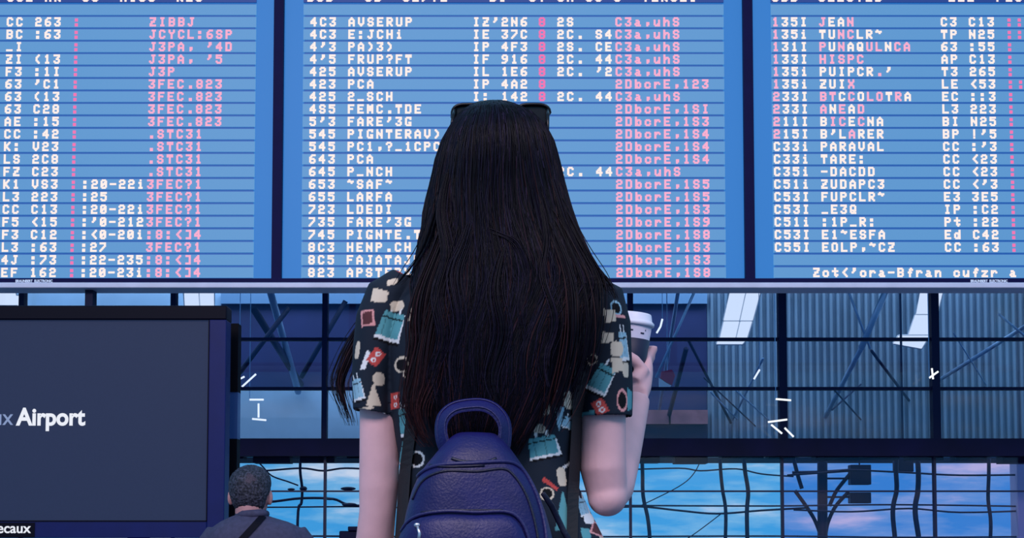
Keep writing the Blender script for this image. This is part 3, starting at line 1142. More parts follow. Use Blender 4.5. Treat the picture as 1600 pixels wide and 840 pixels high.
for k in range(4):
    h = [.070, .050, .030, .011][k] + .004
    a0 = math.radians(22)
    span = math.radians([150, 160, 155, 135][k])
    pts = [on_cup(a0 + span * u, h - .004 * u, .0095 + (.006 if u < .05 else 0)) for u in (0, .16, .34, .52, .7, .86, 1)]
    sk.tube([kn + (on_cup(a0, h, .011) - kn) * .4] + pts, [.010, .0105, .0095, .0092, .009, .0085, .008, .006], 12)
# thumb on the near side, pointing up and inward
tb = wr + Vector((-.004, .01, .028))
tp = [tb, on_cup(math.radians(-52), .030, .013), on_cup(math.radians(-75), .047, .0105), on_cup(math.radians(-98), .058, .009), on_cup(math.radians(-112), .064, .008)]
sk.tube(tp, [.016, .0135, .0105, .0095, .007], 12)
me = remesh(sk, .0038, 4)
link('body', me, M['skin'], woman, True)
face_parts(cxw, YW, zchin, .222, woman)

# trousers and shoes
tr = MB()
rg = []
for py, a, b_, hy in [(850, 624, 922, .118), (900, 614, 936, .13), (960, 612, 938, .13), (1000, 618, 934, .122)]:
    l, r_ = W(a, py), W(b_, py)
    rg.append(ring((l.x + r_.x) / 2, YW, l.z, (r_.x - l.x) / 2, hy, 32, 2.4))
tr.loft(rg)
for sg in (-1, 1):
    tr.tube([(cxw + sg * .085, YW, hipz + .03), (cxw + sg * .09, YW + .005, .62), (cxw + sg * .09, YW + .01, .48), (cxw + sg * .092, YW - .012, .34), (cxw + sg * .095, YW - .005, .09)],
            [.1, .082, .067, .064, .05], 20)
link('trousers', remesh(tr, .008, 5), M['denim'], woman, True)
for sg in (-1, 1):
    s_ = MB()
    s_.loft([[Vector((cxw + sg * .1 + x * sc, YW + .05 + y * sc2, z)) for x, y in
              [(math.cos(2 * math.pi * q / 20) * .045, math.sin(2 * math.pi * q / 20) * .13) for q in range(20)]]
             for z, sc, sc2 in ((.0, 1, 1), (.03, 1.03, 1.02), (.06, .95, .9), (.085, .85, .62))])
    s_.build('shoe', M['shoe'], woman, True)

# shirt
sb = MB()
tors = [(404, 712, 838, .055), (414, 685, 868, .066), (428, 655, 905, .08), (448, 628, 930, .095), (480, 612, 940, .108), (530, 606, 932, .116),
        (590, 608, 920, .117), (650, 612, 906, .113), (710, 622, 900, .109), (760, 628, 904, .111), (800, 628, 922, .117), (840, 622, 944, .124), (905, 612, 962, .132)]
rg = []
for py, a, b_, hy in tors:
    l, r_ = W(a, py), W(b_, py)
    rg.append(ring((l.x + r_.x) / 2, YW, l.z, (r_.x - l.x) / 2, hy, 48, 2.5))
sb.loft(rg)


def sleeve(lst):
    rings = []
    for px, py, hw_, hy, tilt in lst:
        c = W(px, py)
        hx_ = pxr(hw_, YW)
        rr = []
        for p in ring(0, 0, 0, hx_, hy, 32, 2.2):
            rr.append(c + Vector((p.x, p.y, p.x * tilt)))
        rings.append(rr)
    sb.loft(rings)


sleeve([(640, 438, 26, .055, -.6), (612, 462, 36, .062, -.5), (595, 500, 37, .062, -.25), (588, 545, 36, .058, -.1), (584, 600, 33, .054, -.1), (583, 646, 31, .052, -.22)])
sleeve([(908, 446, 28, .055, .6), (935, 470, 38, .062, .5), (946, 510, 41, .062, .2), (948, 560, 41, .058, .05), (947, 610, 42, .056, 0), (947, 652, 42, .055, 0)])
sm_ = remesh(sb, .0024, 10)
# folds

def displace(me_, fn):
    data = [(v.co.copy(), v.normal.copy()) for v in me_.vertices]
    out = []
    for p, n_ in data:
        out += list(p + n_ * fn(p))
    me_.vertices.foreach_set('co', out)
    me_.update()


def shirt_fold(p):
    return .0035 * noise.noise(Vector((p.x * 14, p.y * 10, p.z * 5))) + .002 * noise.noise(Vector((p.x * 32, p.y * 20, p.z * 13)) + Vector((5, 1, 9)))


displace(sm_, shirt_fold)
# open the hems
bm = bmesh.new()
bm.from_mesh(sm_)
zh_body, zh_l, zh_r = W(770, 903).z, W(583, 646).z, W(947, 652).z
xlA, xrA = W(600, 650).x, W(910, 650).x
dead = []
for f in bm.faces:
    c = f.calc_center_median()
    if f.normal.z < -.55 and (c.z < zh_body + .012 or (c.x < xlA + .02 and abs(c.z - zh_l) < .022) or (c.x > xrA and abs(c.z - zh_r) < .014)):
        dead.append(f)
bmesh.ops.delete(bm, geom=dead, context='FACES')
bm.to_mesh(sm_)
bm.free()

# print: bags, tags, patches and rings scattered over dark teal cloth
BASE = lin(24, 34, 48)
CR, TE, LB, RD, WH, BK, BR, PK = (lin(208, 196, 176), lin(84, 150, 160), lin(140, 182, 202), lin(190, 74, 70), lin(220, 224, 226), lin(8, 8, 16),
                                  lin(86, 48, 52), lin(212, 150, 150))
# (kind, px, py, half width, half height, rotation deg, colour)
MOT = [
    ('q', 593, 462, 13, 10, -12, CR), ('o', 621, 478, 11, 8, 10, CR), ('bag', 612, 508, 21, 25, -18, TE), ('fr', 574, 496, 11, 13, 5, PK),
    ('tag', 587, 557, 10, 13, -38, RD), ('bag', 557, 605, 10, 19, 12, LB), ('q', 571, 562, 4, 15, -22, WH), ('o', 591, 591, 9, 10, 0, CR),
    ('tri', 583, 616, 11, 17, 0, CR), ('tag', 617, 625, 8, 13, 0, RD), ('ring', 629, 571, 13, 13, 0, CR), ('ring', 640, 585, 10, 10, 0, CR),
    ('q', 653, 548, 6, 13, 5, LB), ('bag', 633, 658, 10, 24, 8, TE), ('q', 571, 638, 12, 3, 15, CR), ('q', 645, 495, 4, 9, -20, CR),
    ('o', 613, 440, 9, 5, 20, CR), ('q', 632, 425, 14, 2.5, -28, RD), ('bag', 632, 706, 8, 20, -12, TE), ('ring', 652, 718, 13, 13, 0, WH),
    ('q', 603, 655, 2, 12, 20, WH), ('o', 557, 545, 4, 14, -8, CR), ('q', 622, 738, 5, 10, 10, TE),
    ('tri', 900, 512, 8, 22, 180, TE), ('q', 953, 493, 9, 10, 5, CR), ('q', 949, 527, 9, 8, 0, CR), ('o', 964, 544, 10, 12, 0, CR),
    ('q', 965, 569, 9, 11, 5, CR), ('o', 979, 576, 5, 12, 0, CR), ('bag', 942, 590, 17, 25, -28, TE), ('bag', 975, 537, 8, 25, 6, LB),
    ('tag', 938, 635, 10, 12, 28, RD), ('ring', 973, 624, 9, 18, 0, PK), ('q', 986, 622, 4, 16, 0, TE), ('q', 918, 647, 12, 6, 10, TE),
    ('q', 969, 493, 9, 2.5, 0, PK), ('ring', 963, 480, 9, 12, 20, LB), ('o', 890, 626, 11, 13, 10, CR), ('q', 853, 637, 5, 14, 3, CR),
    ('tag', 871, 618, 4, 9, 5, RD), ('fr', 893, 585, 9, 8, 0, PK), ('tri', 873, 655, 8, 18, 180, LB), ('bag', 887, 660, 9, 10, -15, LB),
    ('bag', 849, 698, 26, 18, 12, TE), ('o', 842, 672, 9, 7, 0, CR), ('q', 859, 757, 14, 3, -35, RD), ('ring', 854, 772, 11, 11, 0, CR), ('tri', 879, 798, 12, 30, 0, TE),
    ('o', 877, 745, 7, 15, 8, CR), ('q', 888, 725, 10, 2, 35, WH), ('o', 921, 810, 9, 8, 0, WH), ('fr', 935, 826, 12, 10, -20, PK),
    ('bag', 912, 790, 9, 16, 15, LB), ('o', 945, 838, 8, 10, 0, CR), ('q', 915, 835, 7, 10, 10, TE), ('q', 899, 690, 4, 12, 5, TE),
    ('o', 893, 500, 6, 8, 0, CR), ('ring', 925, 560, 9, 9, 0, CR), ('o', 925, 475, 8, 6, 20, CR),
]
rnd = random.Random(11)
FR = []
for gx in range(-6, 7):
    for gz in range(0, 14):
        kind = rnd.choice(['q', 'o', 'bag', 'tag', 'ring', 'tri', 'fr', 'bag'])
        col = {'tag': RD, 'bag': rnd.choice([TE, LB, TE]), 'fr': PK}.get(kind, rnd.choice([CR, CR, WH, TE]))
        s_ = rnd.uniform(9, 17)
        FR.append((kind, 772 + gx * 38 + rnd.uniform(-9, 9), 420 + gz * 36 + rnd.uniform(-9, 9), s_, s_ * rnd.uniform(.8, 1.3), rnd.uniform(-40, 40), col))


def prep(lst, Y):
    out = {}
    for kind, px, py, hw_, hh_, rot, col in lst:
        c = P(px, py, Y)
        k = Y / F
        a = math.radians(rot)
        m_ = (kind, c.x, c.z, hw_ * k, hh_ * k, math.cos(a), math.sin(a), col)
        e_ = 1.7 * max(hw_, hh_) * k
        for gx_ in range(int((c.x - e_) // .03), int((c.x + e_) // .03) + 1):
            for gz_ in range(int((c.z - e_) // .03), int((c.z + e_) // .03) + 1):
                out.setdefault((gx_, gz_), []).append(m_)
    return out


def motif(x, z, grid):
    for kind, cx_, cz_, a, b_, ca, sa, col in grid.get((int(x // .03), int(z // .03)), ()):
        dx, dz = x - cx_, z - cz_
        if abs(dx) > 1.7 * max(a, b_) or abs(dz) > 1.7 * max(a, b_):
            continue
        u, v = (dx * ca + dz * sa) / a, (-dx * sa + dz * ca) / b_
        if kind == 'q':
            if abs(u) < 1 and abs(v) < 1 - .15 * u:
                return col
        elif kind == 'o':
            if abs(u) ** 3 + abs(v) ** 3 < 1:
                return col
        elif kind == 'tri':
            if -1 < v < 1 and abs(u) < (1 - v) / 2 + .1:
                return col
        elif kind == 'ring':
            r_ = math.hypot(u, v)
            if .74 < r_ < 1.0:
                return col
            if r_ < .74:
                return BK
        elif kind == 'fr':
            if abs(u) < 1 and abs(v) < 1:
                return col if max(abs(u), abs(v)) > .74 else BR
        elif kind == 'tag':
            if abs(u) < 1 and abs(v) < 1:
                for q in (-.45, .45):
                    if math.hypot(u * a, (v - q) * b_) < .42 * a:
                        return WH if math.hypot(u * a, (v - q) * b_) > .2 * a else RD
                return col
        elif kind == 'bag':
            if abs(u) < .88 + .12 * v * -1 and -1 < v < .8:
                if v < -.8 or u > .78:
                    return WH
                if v > .3 and abs(v - .42) < .05:
                    return BK
                if abs(u + .55) < .03 or abs(u - .1) < .03:
                    return tuple(c_ * .55 for c_ in col[:3]) + (1,)
                return col
            if .8 <= v < 1.25 and .25 < abs(u) < .42:
                return WH
            if -1.2 < v <= -1 and abs(u) < 1:
                return BK
    return BASE


back_l, front_l = prep(MOT, YW - .06), prep(FR, YW)
# lookup sides: the back cloth uses one layout, the front another
sm_.update()
att = sm_.color_attributes.new('print', 'FLOAT_COLOR', 'POINT')
vals = []
for v in sm_.vertices:
    p = v.co
    lst = back_l if p.y < YW + .005 else front_l
    c = motif(p.x, p.z, lst)
    vals += list(c)
att.data.foreach_set('color', vals)
shirt = link('shirt', sm_, M['shirt'], woman, True)
sol = shirt.modifiers.new('thickness', 'SOLIDIFY')
sol.thickness = .0014
sol.offset = -1
shirt_bvh = bvh_of(sm_)

# hair mass: sections (row, left, right, centre depth, near half depth)
HS = [(161, 758, 786, .0, .012), (165, 744, 800, .0, .035), (172, 730, 815, .0, .06), (184, 718, 834, .0, .084), (200, 707, 850, .0, .102), (225, 693, 863, -.005, .112),
      (260, 683, 872, -.01, .114), (300, 674, 881, -.015, .108), (340, 667, 893, -.025, .1), (380, 661, 908, -.04, .09), (415, 655, 926, -.06, .078), (445, 650, 938, -.085, .06),
      (480, 652, 922, -.112, .042), (520, 652, 898, -.12, .036), (560, 654, 884, -.125, .032), (600, 662, 868, -.128, .028), (640, 668, 848, -.13, .022), (680, 680, 826, -.132, .014), (700, 690, 810, -.133, .006)]


def hair_sec(py):
    return interp(HS, py)


hb = MB()
rg = []
pys = [161, 163, 165, 168, 172, 178, 184, 192, 200, 212] + list(range(225, 701, 12))
for py in pys:
    a, b_, dy, hy = hair_sec(py)
    l, r_ = W(a, py, dy), W(b_, py, dy)
    hx_ = (r_.x - l.x) / 2
    far = hy * (.95 if py < 230 else max(.35, .95 - (py - 230) / 150 * .6)) if py < 420 else hy * .6
    rg.append(ring((l.x + r_.x) / 2, YW + dy, l.z, hx_ * .985, hy * .97, 64, 2.15, far))
# clumpy surface
for k, rr in enumerate(rg):
    c = sum(rr, Vector()) / len(rr)
    fall = min(1, max(0, (pys[k] - 200) / 250))
    for q, p in enumerate(rr):
        d = p - c
        ang = q / 64 * 2 * math.pi
        g = noise.noise(Vector((ang * 5.5, pys[k] * .004, 2.0))) * .6 + noise.noise(Vector((ang * 14, pys[k] * .006, 7.0))) * .4
        rr[q] = c + d * (1 + .09 * g * fall)
hb.loft(rg)
hair = hb.build('hair', M['hair_hull'], woman, True)

# strands over the mass
sv, sf, sc = [], [], []


def add_strand(pts, r0, r1, col0, col1):
    n_ = len(pts)
    base_ = len(sv)
    for k, p in enumerate(pts):
        d = (pts[min(k + 1, n_ - 1)] - pts[max(k - 1, 0)]).normalized()
        s = d.cross(Vector((.2, 1, .1)))
        if s.length < 1e-5:
            s = Vector((1, 0, 0))
        s.normalize()
        t_ = s.cross(d)
        u = k / (n_ - 1)
        r_ = r0 + (r1 - r0) * u ** 2
        for q in range(3):
            a = 2.094 * q + 1.57
            sv.append(p + s * (math.cos(a) * r_) + t_ * (math.sin(a) * r_))
            sc.append([x + (y - x) * u for x, y in zip(col0, col1)])
    for k in range(n_ - 1):
        for q in range(3):
            j = (q + 1) % 3
            sf.append((base_ + 3 * k + q, base_ + 3 * k + j, base_ + 3 * k + 3 + j, base_ + 3 * k + 3 + q))


rh = random.Random(5)
DARK = [lin(9, 7, 20), lin(6, 5, 12), lin(14, 11, 30), lin(7, 6, 14), lin(8, 6, 15)]
SHEEN = [lin(30, 25, 48), lin(24, 19, 38), lin(36, 28, 50)]
BROWN = [lin(34, 18, 24), lin(62, 34, 36), lin(20, 12, 18), lin(44, 24, 30)]
for k in range(3000):
    ang = rh.uniform(math.pi * .93, math.pi * 2.07) if rh.random() < .9 else rh.uniform(0, 2 * math.pi)
    start = rh.choice([163, 164, 166, 168]) if rh.random() < .75 else rh.uniform(170, 330)
    end = rh.uniform(600, 712) if rh.random() < .8 else rh.uniform(470, 600)
    off = 1.0 + rh.uniform(-.015, .05)
    ph, fq, amp = rh.uniform(0, 6.28), rh.uniform(.008, .026), rh.uniform(0, .11)
    drift = rh.gauss(0, .12)
    fly = rh.random() < .04
    pts = []
    npt = 20
    for j in range(npt):
        u = j / (npt - 1)
        py = start + (end - start) * (u ** 1.15)
        a, b_, dy, hy = hair_sec(min(py, 700))
        l, r_ = W(a, py, dy), W(b_, py, dy)
        cx_ = (l.x + r_.x) / 2
        aa = ang + drift * u + amp * u * math.sin(py * fq + ph)
        # shared lock-scale sway
        aa += (.20 * u * noise.noise(Vector((ang * 3.5, py * .007, 3.0))) + .10 * u * noise.noise(Vector((ang * 11.0, py * .012, 8.0))))
        c, s = math.cos(aa), math.sin(aa)
        o_ = off + (u * rh.uniform(.0, .05) if fly else 0)
        x = cx_ + math.copysign(abs(c) ** .93, c) * (r_.x - l.x) / 2 * o_
        y = YW + dy + math.copysign(abs(s) ** .93, s) * (hy * o_ + .0015)
        pts.append(Vector((x, y, l.z)))
    c0 = rh.choice(SHEEN) if rh.random() < .09 else rh.choice(DARK)
    c1 = rh.choice(BROWN) if rh.random() < .14 else c0
    add_strand(pts, rh.uniform(.0007, .0013), .0003, c0, c1)
# loose locks: over the near-left back edge and the one that hangs in front of the shoulder
def lock(path, n_, spread, cols):
    for k in range(n_):
        o1 = Vector((rh.gauss(0, spread), rh.gauss(0, spread * .5), 0))
        ph = rh.uniform(0, 6.28)
        L = rh.uniform(.75, 1.0)
        pp = [Vector(P(a, b_, Y)) for a, b_, Y in smooth_path(path, 5)]
        pp = pp[:max(4, int(len(pp) * L))]
        n2 = len(pp)
        pts = [p + o1 * (.25 + 1.5 * math.sin(math.pi * min(1, .1 + .75 * j / n2))) * .7 + Vector((math.sin(j * .35 + ph) * .003 * j / n2, 0, 0)) for j, p in enumerate(pp)]
        add_strand(pts, rh.uniform(.0007, .0011), .0003, rh.choice(DARK), rh.choice(cols))


lock([(640, 430, 2.93), (600, 470, 2.975), (560, 525, 2.975), (537, 575, 2.965), (530, 605, 2.96), (540, 640, 2.955), (549, 668, 2.955)], 70, .006, BROWN + DARK)
lock([(715, 300, 2.80), (690, 380, 2.785), (664, 450, 2.768), (655, 500, 2.762), (655, 540, 2.76), (645, 590, 2.755), (640, 630, 2.752), (652, 670, 2.755), (672, 702, 2.76)], 130, .008, BROWN)
lock([(730, 320, 2.80), (700, 420, 2.77), (676, 520, 2.755), (664, 590, 2.75), (652, 640, 2.748), (668, 690, 2.755)], 120, .010, BROWN)
lock([(860, 300, 2.82), (895, 380, 2.80), (922, 435, 2.79), (926, 480, 2.77), (918, 540, 2.76), (905, 590, 2.762), (893, 640, 2.765)], 110, .009, DARK)
lock([(840, 320, 2.80), (880, 420, 2.775), (888, 500, 2.755), (880, 570, 2.755), (862, 640, 2.76), (845, 690, 2.765)], 110, .012, DARK + BROWN[:2])
lock([(690, 300, 2.80), (668, 380, 2.80), (640, 425, 2.815), (618, 448, 2.815)], 14, .004, DARK)
lock([(880, 330, 2.83), (912, 400, 2.81), (945, 440, 2.80), (962, 470, 2.795)], 40, .005, DARK)
# loose wavy locks lying on top of the mass
for path, n_, sp_ in [
    ([(775, 300, 2.785), (758, 350, 2.772), (772, 362, 2.768), (805, 378, 2.762), (822, 420, 2.757), (812, 480, 2.742), (822, 540, 2.738)], 40, .005),
    ([(745, 320, 2.782), (728, 380, 2.768), (712, 430, 2.755), (720, 500, 2.742), (706, 560, 2.738), (712, 620, 2.736)], 40, .006),
    ([(840, 300, 2.79), (852, 370, 2.772), (846, 430, 2.757), (866, 500, 2.745), (850, 560, 2.74), (856, 610, 2.738)], 40, .005),
    ([(700, 270, 2.80), (690, 330, 2.785), (700, 400, 2.765), (684, 460, 2.752), (692, 530, 2.742), (676, 590, 2.74), (690, 650, 2.74)], 40, .005),
    ([(790, 380, 2.765), (776, 450, 2.748), (786, 520, 2.738), (770, 590, 2.735), (782, 640, 2.733)], 40, .007),
    ([(862, 280, 2.81), (882, 350, 2.80), (902, 400, 2.79), (920, 440, 2.775), (908, 490, 2.765), (914, 540, 2.762)], 40, .004)]:
    lock(path, n_, sp_, DARK + SHEEN)
smesh = bpy.data.meshes.new('hair_strands')
smesh.from_pydata([tuple(p) for p in sv], [], sf)
att = smesh.color_attributes.new('tint', 'FLOAT_COLOR', 'POINT')
flat = []
for c in sc:
    flat += c
att.data.foreach_set('color', flat)
o = link('hair_strands', smesh, M['hair'], woman, True)
o['kind'] = 'stuff'

# ------------------------------------------------------------------ sunglasses on the head
sg_root = thing('sunglasses', (cxw, YW + .05, ztop_h - .02), 'black sunglasses pushed up on top of the dark long hair', 'sunglasses')
for cxp, sgn in ((737, -1), (829, 1)):
    c = P(cxp, 183, YW + .045)
    pts = []
    for q in range(28):
        a = 2 * math.pi * q / 28
        x = math.copysign(abs(math.cos(a)) ** .62, math.cos(a)) * .030
        z = math.copysign(abs(math.sin(a)) ** .62, math.sin(a)) * .0215
        pts.append((x + sgn * (.004 if z > 0 else -.002), z))
    fr = MB()
    ol = [Vector((c.x + x, c.y - .25 * z, c.z + z)) for x, z in pts]
    fr.tube(ol + [ol[0], ol[1]], .0028, 8)
    fr.build('lens_rim', M['sunglass'], sg_root, True)
    MB().poly_prism([(c.x + x * .96, c.z + z * .96) for x, z in pts], c.y - .001, c.y + .001).build('lens', M['lens'], sg_root)
    t0 = P(cxp + sgn * 26, 171, YW + .045)
    t1 = P(cxp + sgn * (29 if sgn < 0 else 27), 180, YW + .0)
    t2 = P(cxp + sgn * (32 if sgn < 0 else 27), 200, YW - .005)
    t3 = P(cxp + sgn * (35 if sgn < 0 else 27), 216, YW + .0)
    MB().tube([t0, t1, t2, t3], [.0032, .0028, .0024, .002], 8).build('temple_arm', M['sunglass'], sg_root, True)
    MB().ball(t0, .004, 10, 8).build('hinge', M['sunglass'], sg_root, True)
b0, b1 = P(762, 176, YW + .045), P(804, 176, YW + .045)
MB().tube([b0, (b0 + b1) / 2 + Vector((0, 0, .006)), b1], .0026, 8).build('bridge', M['sunglass'], sg_root, True)

# ------------------------------------------------------------------ paper cup
cup = thing('paper_cup', cb, 'takeaway paper coffee cup with white lid and dark band held in the hand', 'cup')
rot = Vector((0, 0, 1)).rotation_difference(cup_ax).to_matrix()


def lathe(prof_, n_=36):
    rings = []
    for r_, h in prof_:
        rings.append([cb + rot @ Vector((math.cos(2 * math.pi * q / n_) * r_, math.sin(2 * math.pi * q / n_) * r_, h)) for q in range(n_)])
    return MB().loft(rings)


H = (ct - cb).length
hc = H - .020
lathe([(.027, 0), (.0285, .003), (cup_r(hc), hc)]).build('cup_body', M['cup_paper'], cup, True)
lathe([(cup_r(.012) + .0002, .012), (cup_r(.012) + .0012, .0125), (cup_r(hc - .029) + .0012, hc - .029), (cup_r(hc - .029) + .0002, hc - .0285)]).build('dark_band', M['cup_sleeve'], cup, True)
r0 = cup_r(hc)
lid = lathe([(r0 + .001, hc - .004), (r0 + .0035, hc - .003), (r0 + .0038, hc + .002), (r0 + .0012, hc + .0045), (r0 - .0005, hc + .006), (r0 - .0025, hc + .0165), (r0 - .004, hc + .019),
             (r0 - .007, hc + .0195), (r0 - .009, hc + .0165), (.003, hc + .016)])
lid.build('lid', M['cup_lid'], cup, True)
# printed marks on the paper under the lid
for a_, wd, h_ in ((-92, 8, hc - .016), (-62, 12, hc - .020), (-48, 3, hc - .014)):
    mk = MB()
    for j in range(3):
        a0, a1 = math.radians(a_ + wd * j / 3), math.radians(a_ + wd * (j + 1) / 3)
        rr = cup_r(h_) + .0006
        v = [cb + rot @ Vector((math.cos(a) * rr, math.sin(a) * rr, hh)) for a, hh in ((a0, h_), (a1, h_), (a1, h_ + .0025), (a0, h_ + .0025))]
        mk.quad(*v)
    mk.build('print_mark', M['cup_sleeve'], cup)

# ------------------------------------------------------------------ backpack
YP = YW - .20
bpk = thing('backpack', (P(742, 1000, YP).x, YP, P(742, 1020, YP).z), 'small navy leather backpack with top handle worn on the back of the long-haired person', 'backpack')
BS = [(676, 716, 772, 0, .022), (682, 706, 782, 0, .034), (692, 697, 792, 0, .044), (706, 684, 803, 0, .054), (722, 670, 814, 0, .061), (742, 655, 827, 0, .067), (768, 642, 840, 0, .071),
      (800, 632, 851, 0, .074), (840, 625, 861, 0, .077), (900, 620, 868, 0, .08), (960, 620, 870, 0, .08), (1005, 624, 866, 0, .076), (1022, 640, 850, 0, .06), (1028, 665, 826, 0, .04)]
rg = []
for py in [676, 679, 682, 687, 692, 699, 706, 714, 722, 732, 742, 755, 768, 784, 800, 820, 840, 870, 900, 930, 960, 985, 1005, 1015, 1022, 1028]:
    a, b_, dy, hy = interp(BS, py)
    l, r_ = P(a, py, YP), P(b_, py, YP)
    rg.append(ring((l.x + r_.x) / 2, YP, l.z, (r_.x - l.x) / 2, hy, 48, 2.7, min(hy, .062)))
bb = MB().loft(rg)
bme = remesh(bb, .005, 5)
displace(bme, lambda p: .0035 * noise.noise(Vector((p.x * 9, p.z * 7, 1.0))) + .0012 * noise.noise(Vector((p.x * 26 + p.z * 10, p.z * 12, 4.0))))
link('bag_body', bme, M['leather'], bpk, True)
bv = bvh_of(bme)


def on_bag(pts, off, sub=5):
    out = []
    for a, b_ in smooth_path(pts, sub):
        h = hit(bv, a, b_, off)
        if h is not None:
            out.append(h)
    return out


arc1 = [(637, 778), (648, 752), (664, 735), (690, 726), (740, 723), (790, 721), (812, 730), (828, 752), (842, 785), (852, 830), (856, 900)]
MB().tube(on_bag(arc1, .001), .0032, 8).build('piping', M['leather_edge'], bpk, True)
arc2 = [(645, 780), (656, 757), (672, 743), (700, 735), (745, 736), (785, 732), (802, 742), (818, 765), (830, 795), (840, 840), (845, 900)]
MB().tube(on_bag(arc2, .0005), .0022, 8).build('piping', M['leather_dark'], bpk, True)
MB().tube(on_bag([(672, 727), (700, 729), (757, 727)], .0015), .0018, 6).build('zip_line', M['leather_dark'], bpk, True)
# flap fold between the yoke and the body
MB().tube(on_bag([(706, 716), (725, 721), (757, 722), (775, 716)], .0008), .0026, 8).build('yoke_seam', M['leather_dark'], bpk, True)
# front pocket: raised panel
pk_out = [(624, 870), (628, 845), (640, 820), (660, 808), (700, 803), (745, 805), (785, 804), (806, 814), (820, 840), (828, 880), (830, 940), (826, 985), (800, 1000), (740, 1002), (680, 1000), (638, 985), (626, 940)]
cen = (727, 905)
rings_ = []
for s_, off in ((1.0, -.004), (.995, .006), (.96, .0125), (.85, .016), (.6, .018), (.3, .019)):
    rr = []
    for a, b_ in smooth_path(pk_out + [pk_out[0]], 2)[:-1]:
        a2, b2 = cen[0] + (a - cen[0]) * s_, cen[1] + (b_ - cen[1]) * s_
        h = hit(bv, a2, b2, off)
        rr.append(h if h is not None else P(a2, b2, YP - .06))
    rings_.append(rr)
pkt = MB().loft(rings_, False, True).build('front_pocket', M['leather'], bpk, True)
MB().tube(on_bag([(626, 838), (640, 815), (662, 803), (700, 798), (745, 800), (788, 799), (810, 810), (824, 838), (831, 880)], .003), .003, 8).build('pocket_piping', M['leather_edge'], pkt, True)
MB().tube(on_bag([(660, 800), (700, 797), (745, 797), (785, 797)], .004), .0015, 6).build('pocket_zip', M['leather_dark'], pkt, True)
zp = hit(bv, 661, 822, .017)
zpu = MB().ball(zp, .005, 10, 8, (1, .5, .8)).build('zip_slider', M['steel'], pkt, True)
MB().tube([zp, zp + Vector((.004, -.003, -.012)), zp + Vector((.002, -.003, -.03))], [.002, .0028, .0035], 8).build('zip_pull', M['steel'], pkt, True)
# carrying handle: broad band arched over the top
hp_ = [(702, 712), (692, 690), (689, 668), (694, 650), (710, 637), (735, 632), (758, 633), (776, 643), (788, 662), (788, 688), (782, 714)]
band = MB()
rgs = []
for a, b_ in smooth_path(hp_, 5):
    c = P(a, b_, YP - .005)
    rgs.append((c, a, b_))
rr_all = []
ccen = P(740, 690, YP - .005)
for c, a, b_ in rgs:
    rad = (c - ccen)
    rad.y = 0
    rad.normalize()
    hw_ = .0115
    th_ = .0032
    q = []
    for (dy, dr) in ((-hw_, -th_), (hw_, -th_), (hw_, th_), (-hw_, th_)):
        # band leans so that its broad side shows
        q.append(c + Vector((0, 1, 0)) * dy * .8 + rad * (dr + dy * .72))
    rr_all.append(q)
band.loft(rr_all)
hdl = band.build('top_handle', M['leather'], bpk, True, bevel=.0008)
for sdy in (-1, 1):
    ln = [(q[0] + q[3]) / 2 * .9 + (q[1] + q[2]) / 2 * .1 if sdy < 0 else (q[0] + q[3]) / 2 * .1 + (q[1] + q[2]) / 2 * .9 for q in rr_all]
    MB().tube([p + Vector((0, -.0028, .002)) for p in ln], .0012, 6).build('stitching', M['leather_edge'], hdl, True)
# shoulder straps over the shirt
comb = bvh_of(sm_)


def strap(pts, hw_px, off, nm, mat, th=.002):
    L, R = [], []
    path = smooth_path(pts, 6)
    for k, (a, b_) in enumerate(path):
        a1, b1 = path[min(k + 1, len(path) - 1)]
        a0, b0_ = path[max(k - 1, 0)]
        dx, dy = a1 - a0, b1 - b0_
        ln = math.hypot(dx, dy) or 1
        nx, ny = -dy / ln * hw_px, dx / ln * hw_px
        h1, h2 = hit(comb, a + nx, b_ + ny, off), hit(comb, a - nx, b_ - ny, off)
        if h1 and h2:
            L.append(h1)
            R.append(h2)
    rings__ = []
    for p, q in zip(L, R):
        nrm = Vector((0, -1, 0))
        rings__.append([p, q, q + nrm * th, p + nrm * th])
    if len(rings__) > 1:
        return MB().loft(rings__).build(nm, mat, bpk)


strap([(905, 440), (908, 480), (906, 540), (903, 600), (899, 660), (895, 730), (893, 790), (892, 850), (888, 895)], 8.5, .0035, 'shoulder_strap', M['black_web'])
strap([(664, 428), (655, 470), (650, 540), (648, 620), (640, 700), (632, 770), (628, 850)], 8.5, .0035, 'shoulder_strap', M['black_web'])
MB().tube([P(848, 770, YP + .02), P(862, 790, YP + .05), P(880, 828, YW - .125), P(893, 850, YW - .135)], [.004, .005, .005, .005], 8, flat=.4).build('lower_strap', M['leather_dark'], bpk, True)

# ------------------------------------------------------------------ seated man
YM = 7.0


def Q(px, py, dy=0.0):
    return P(px, py, YM + dy)


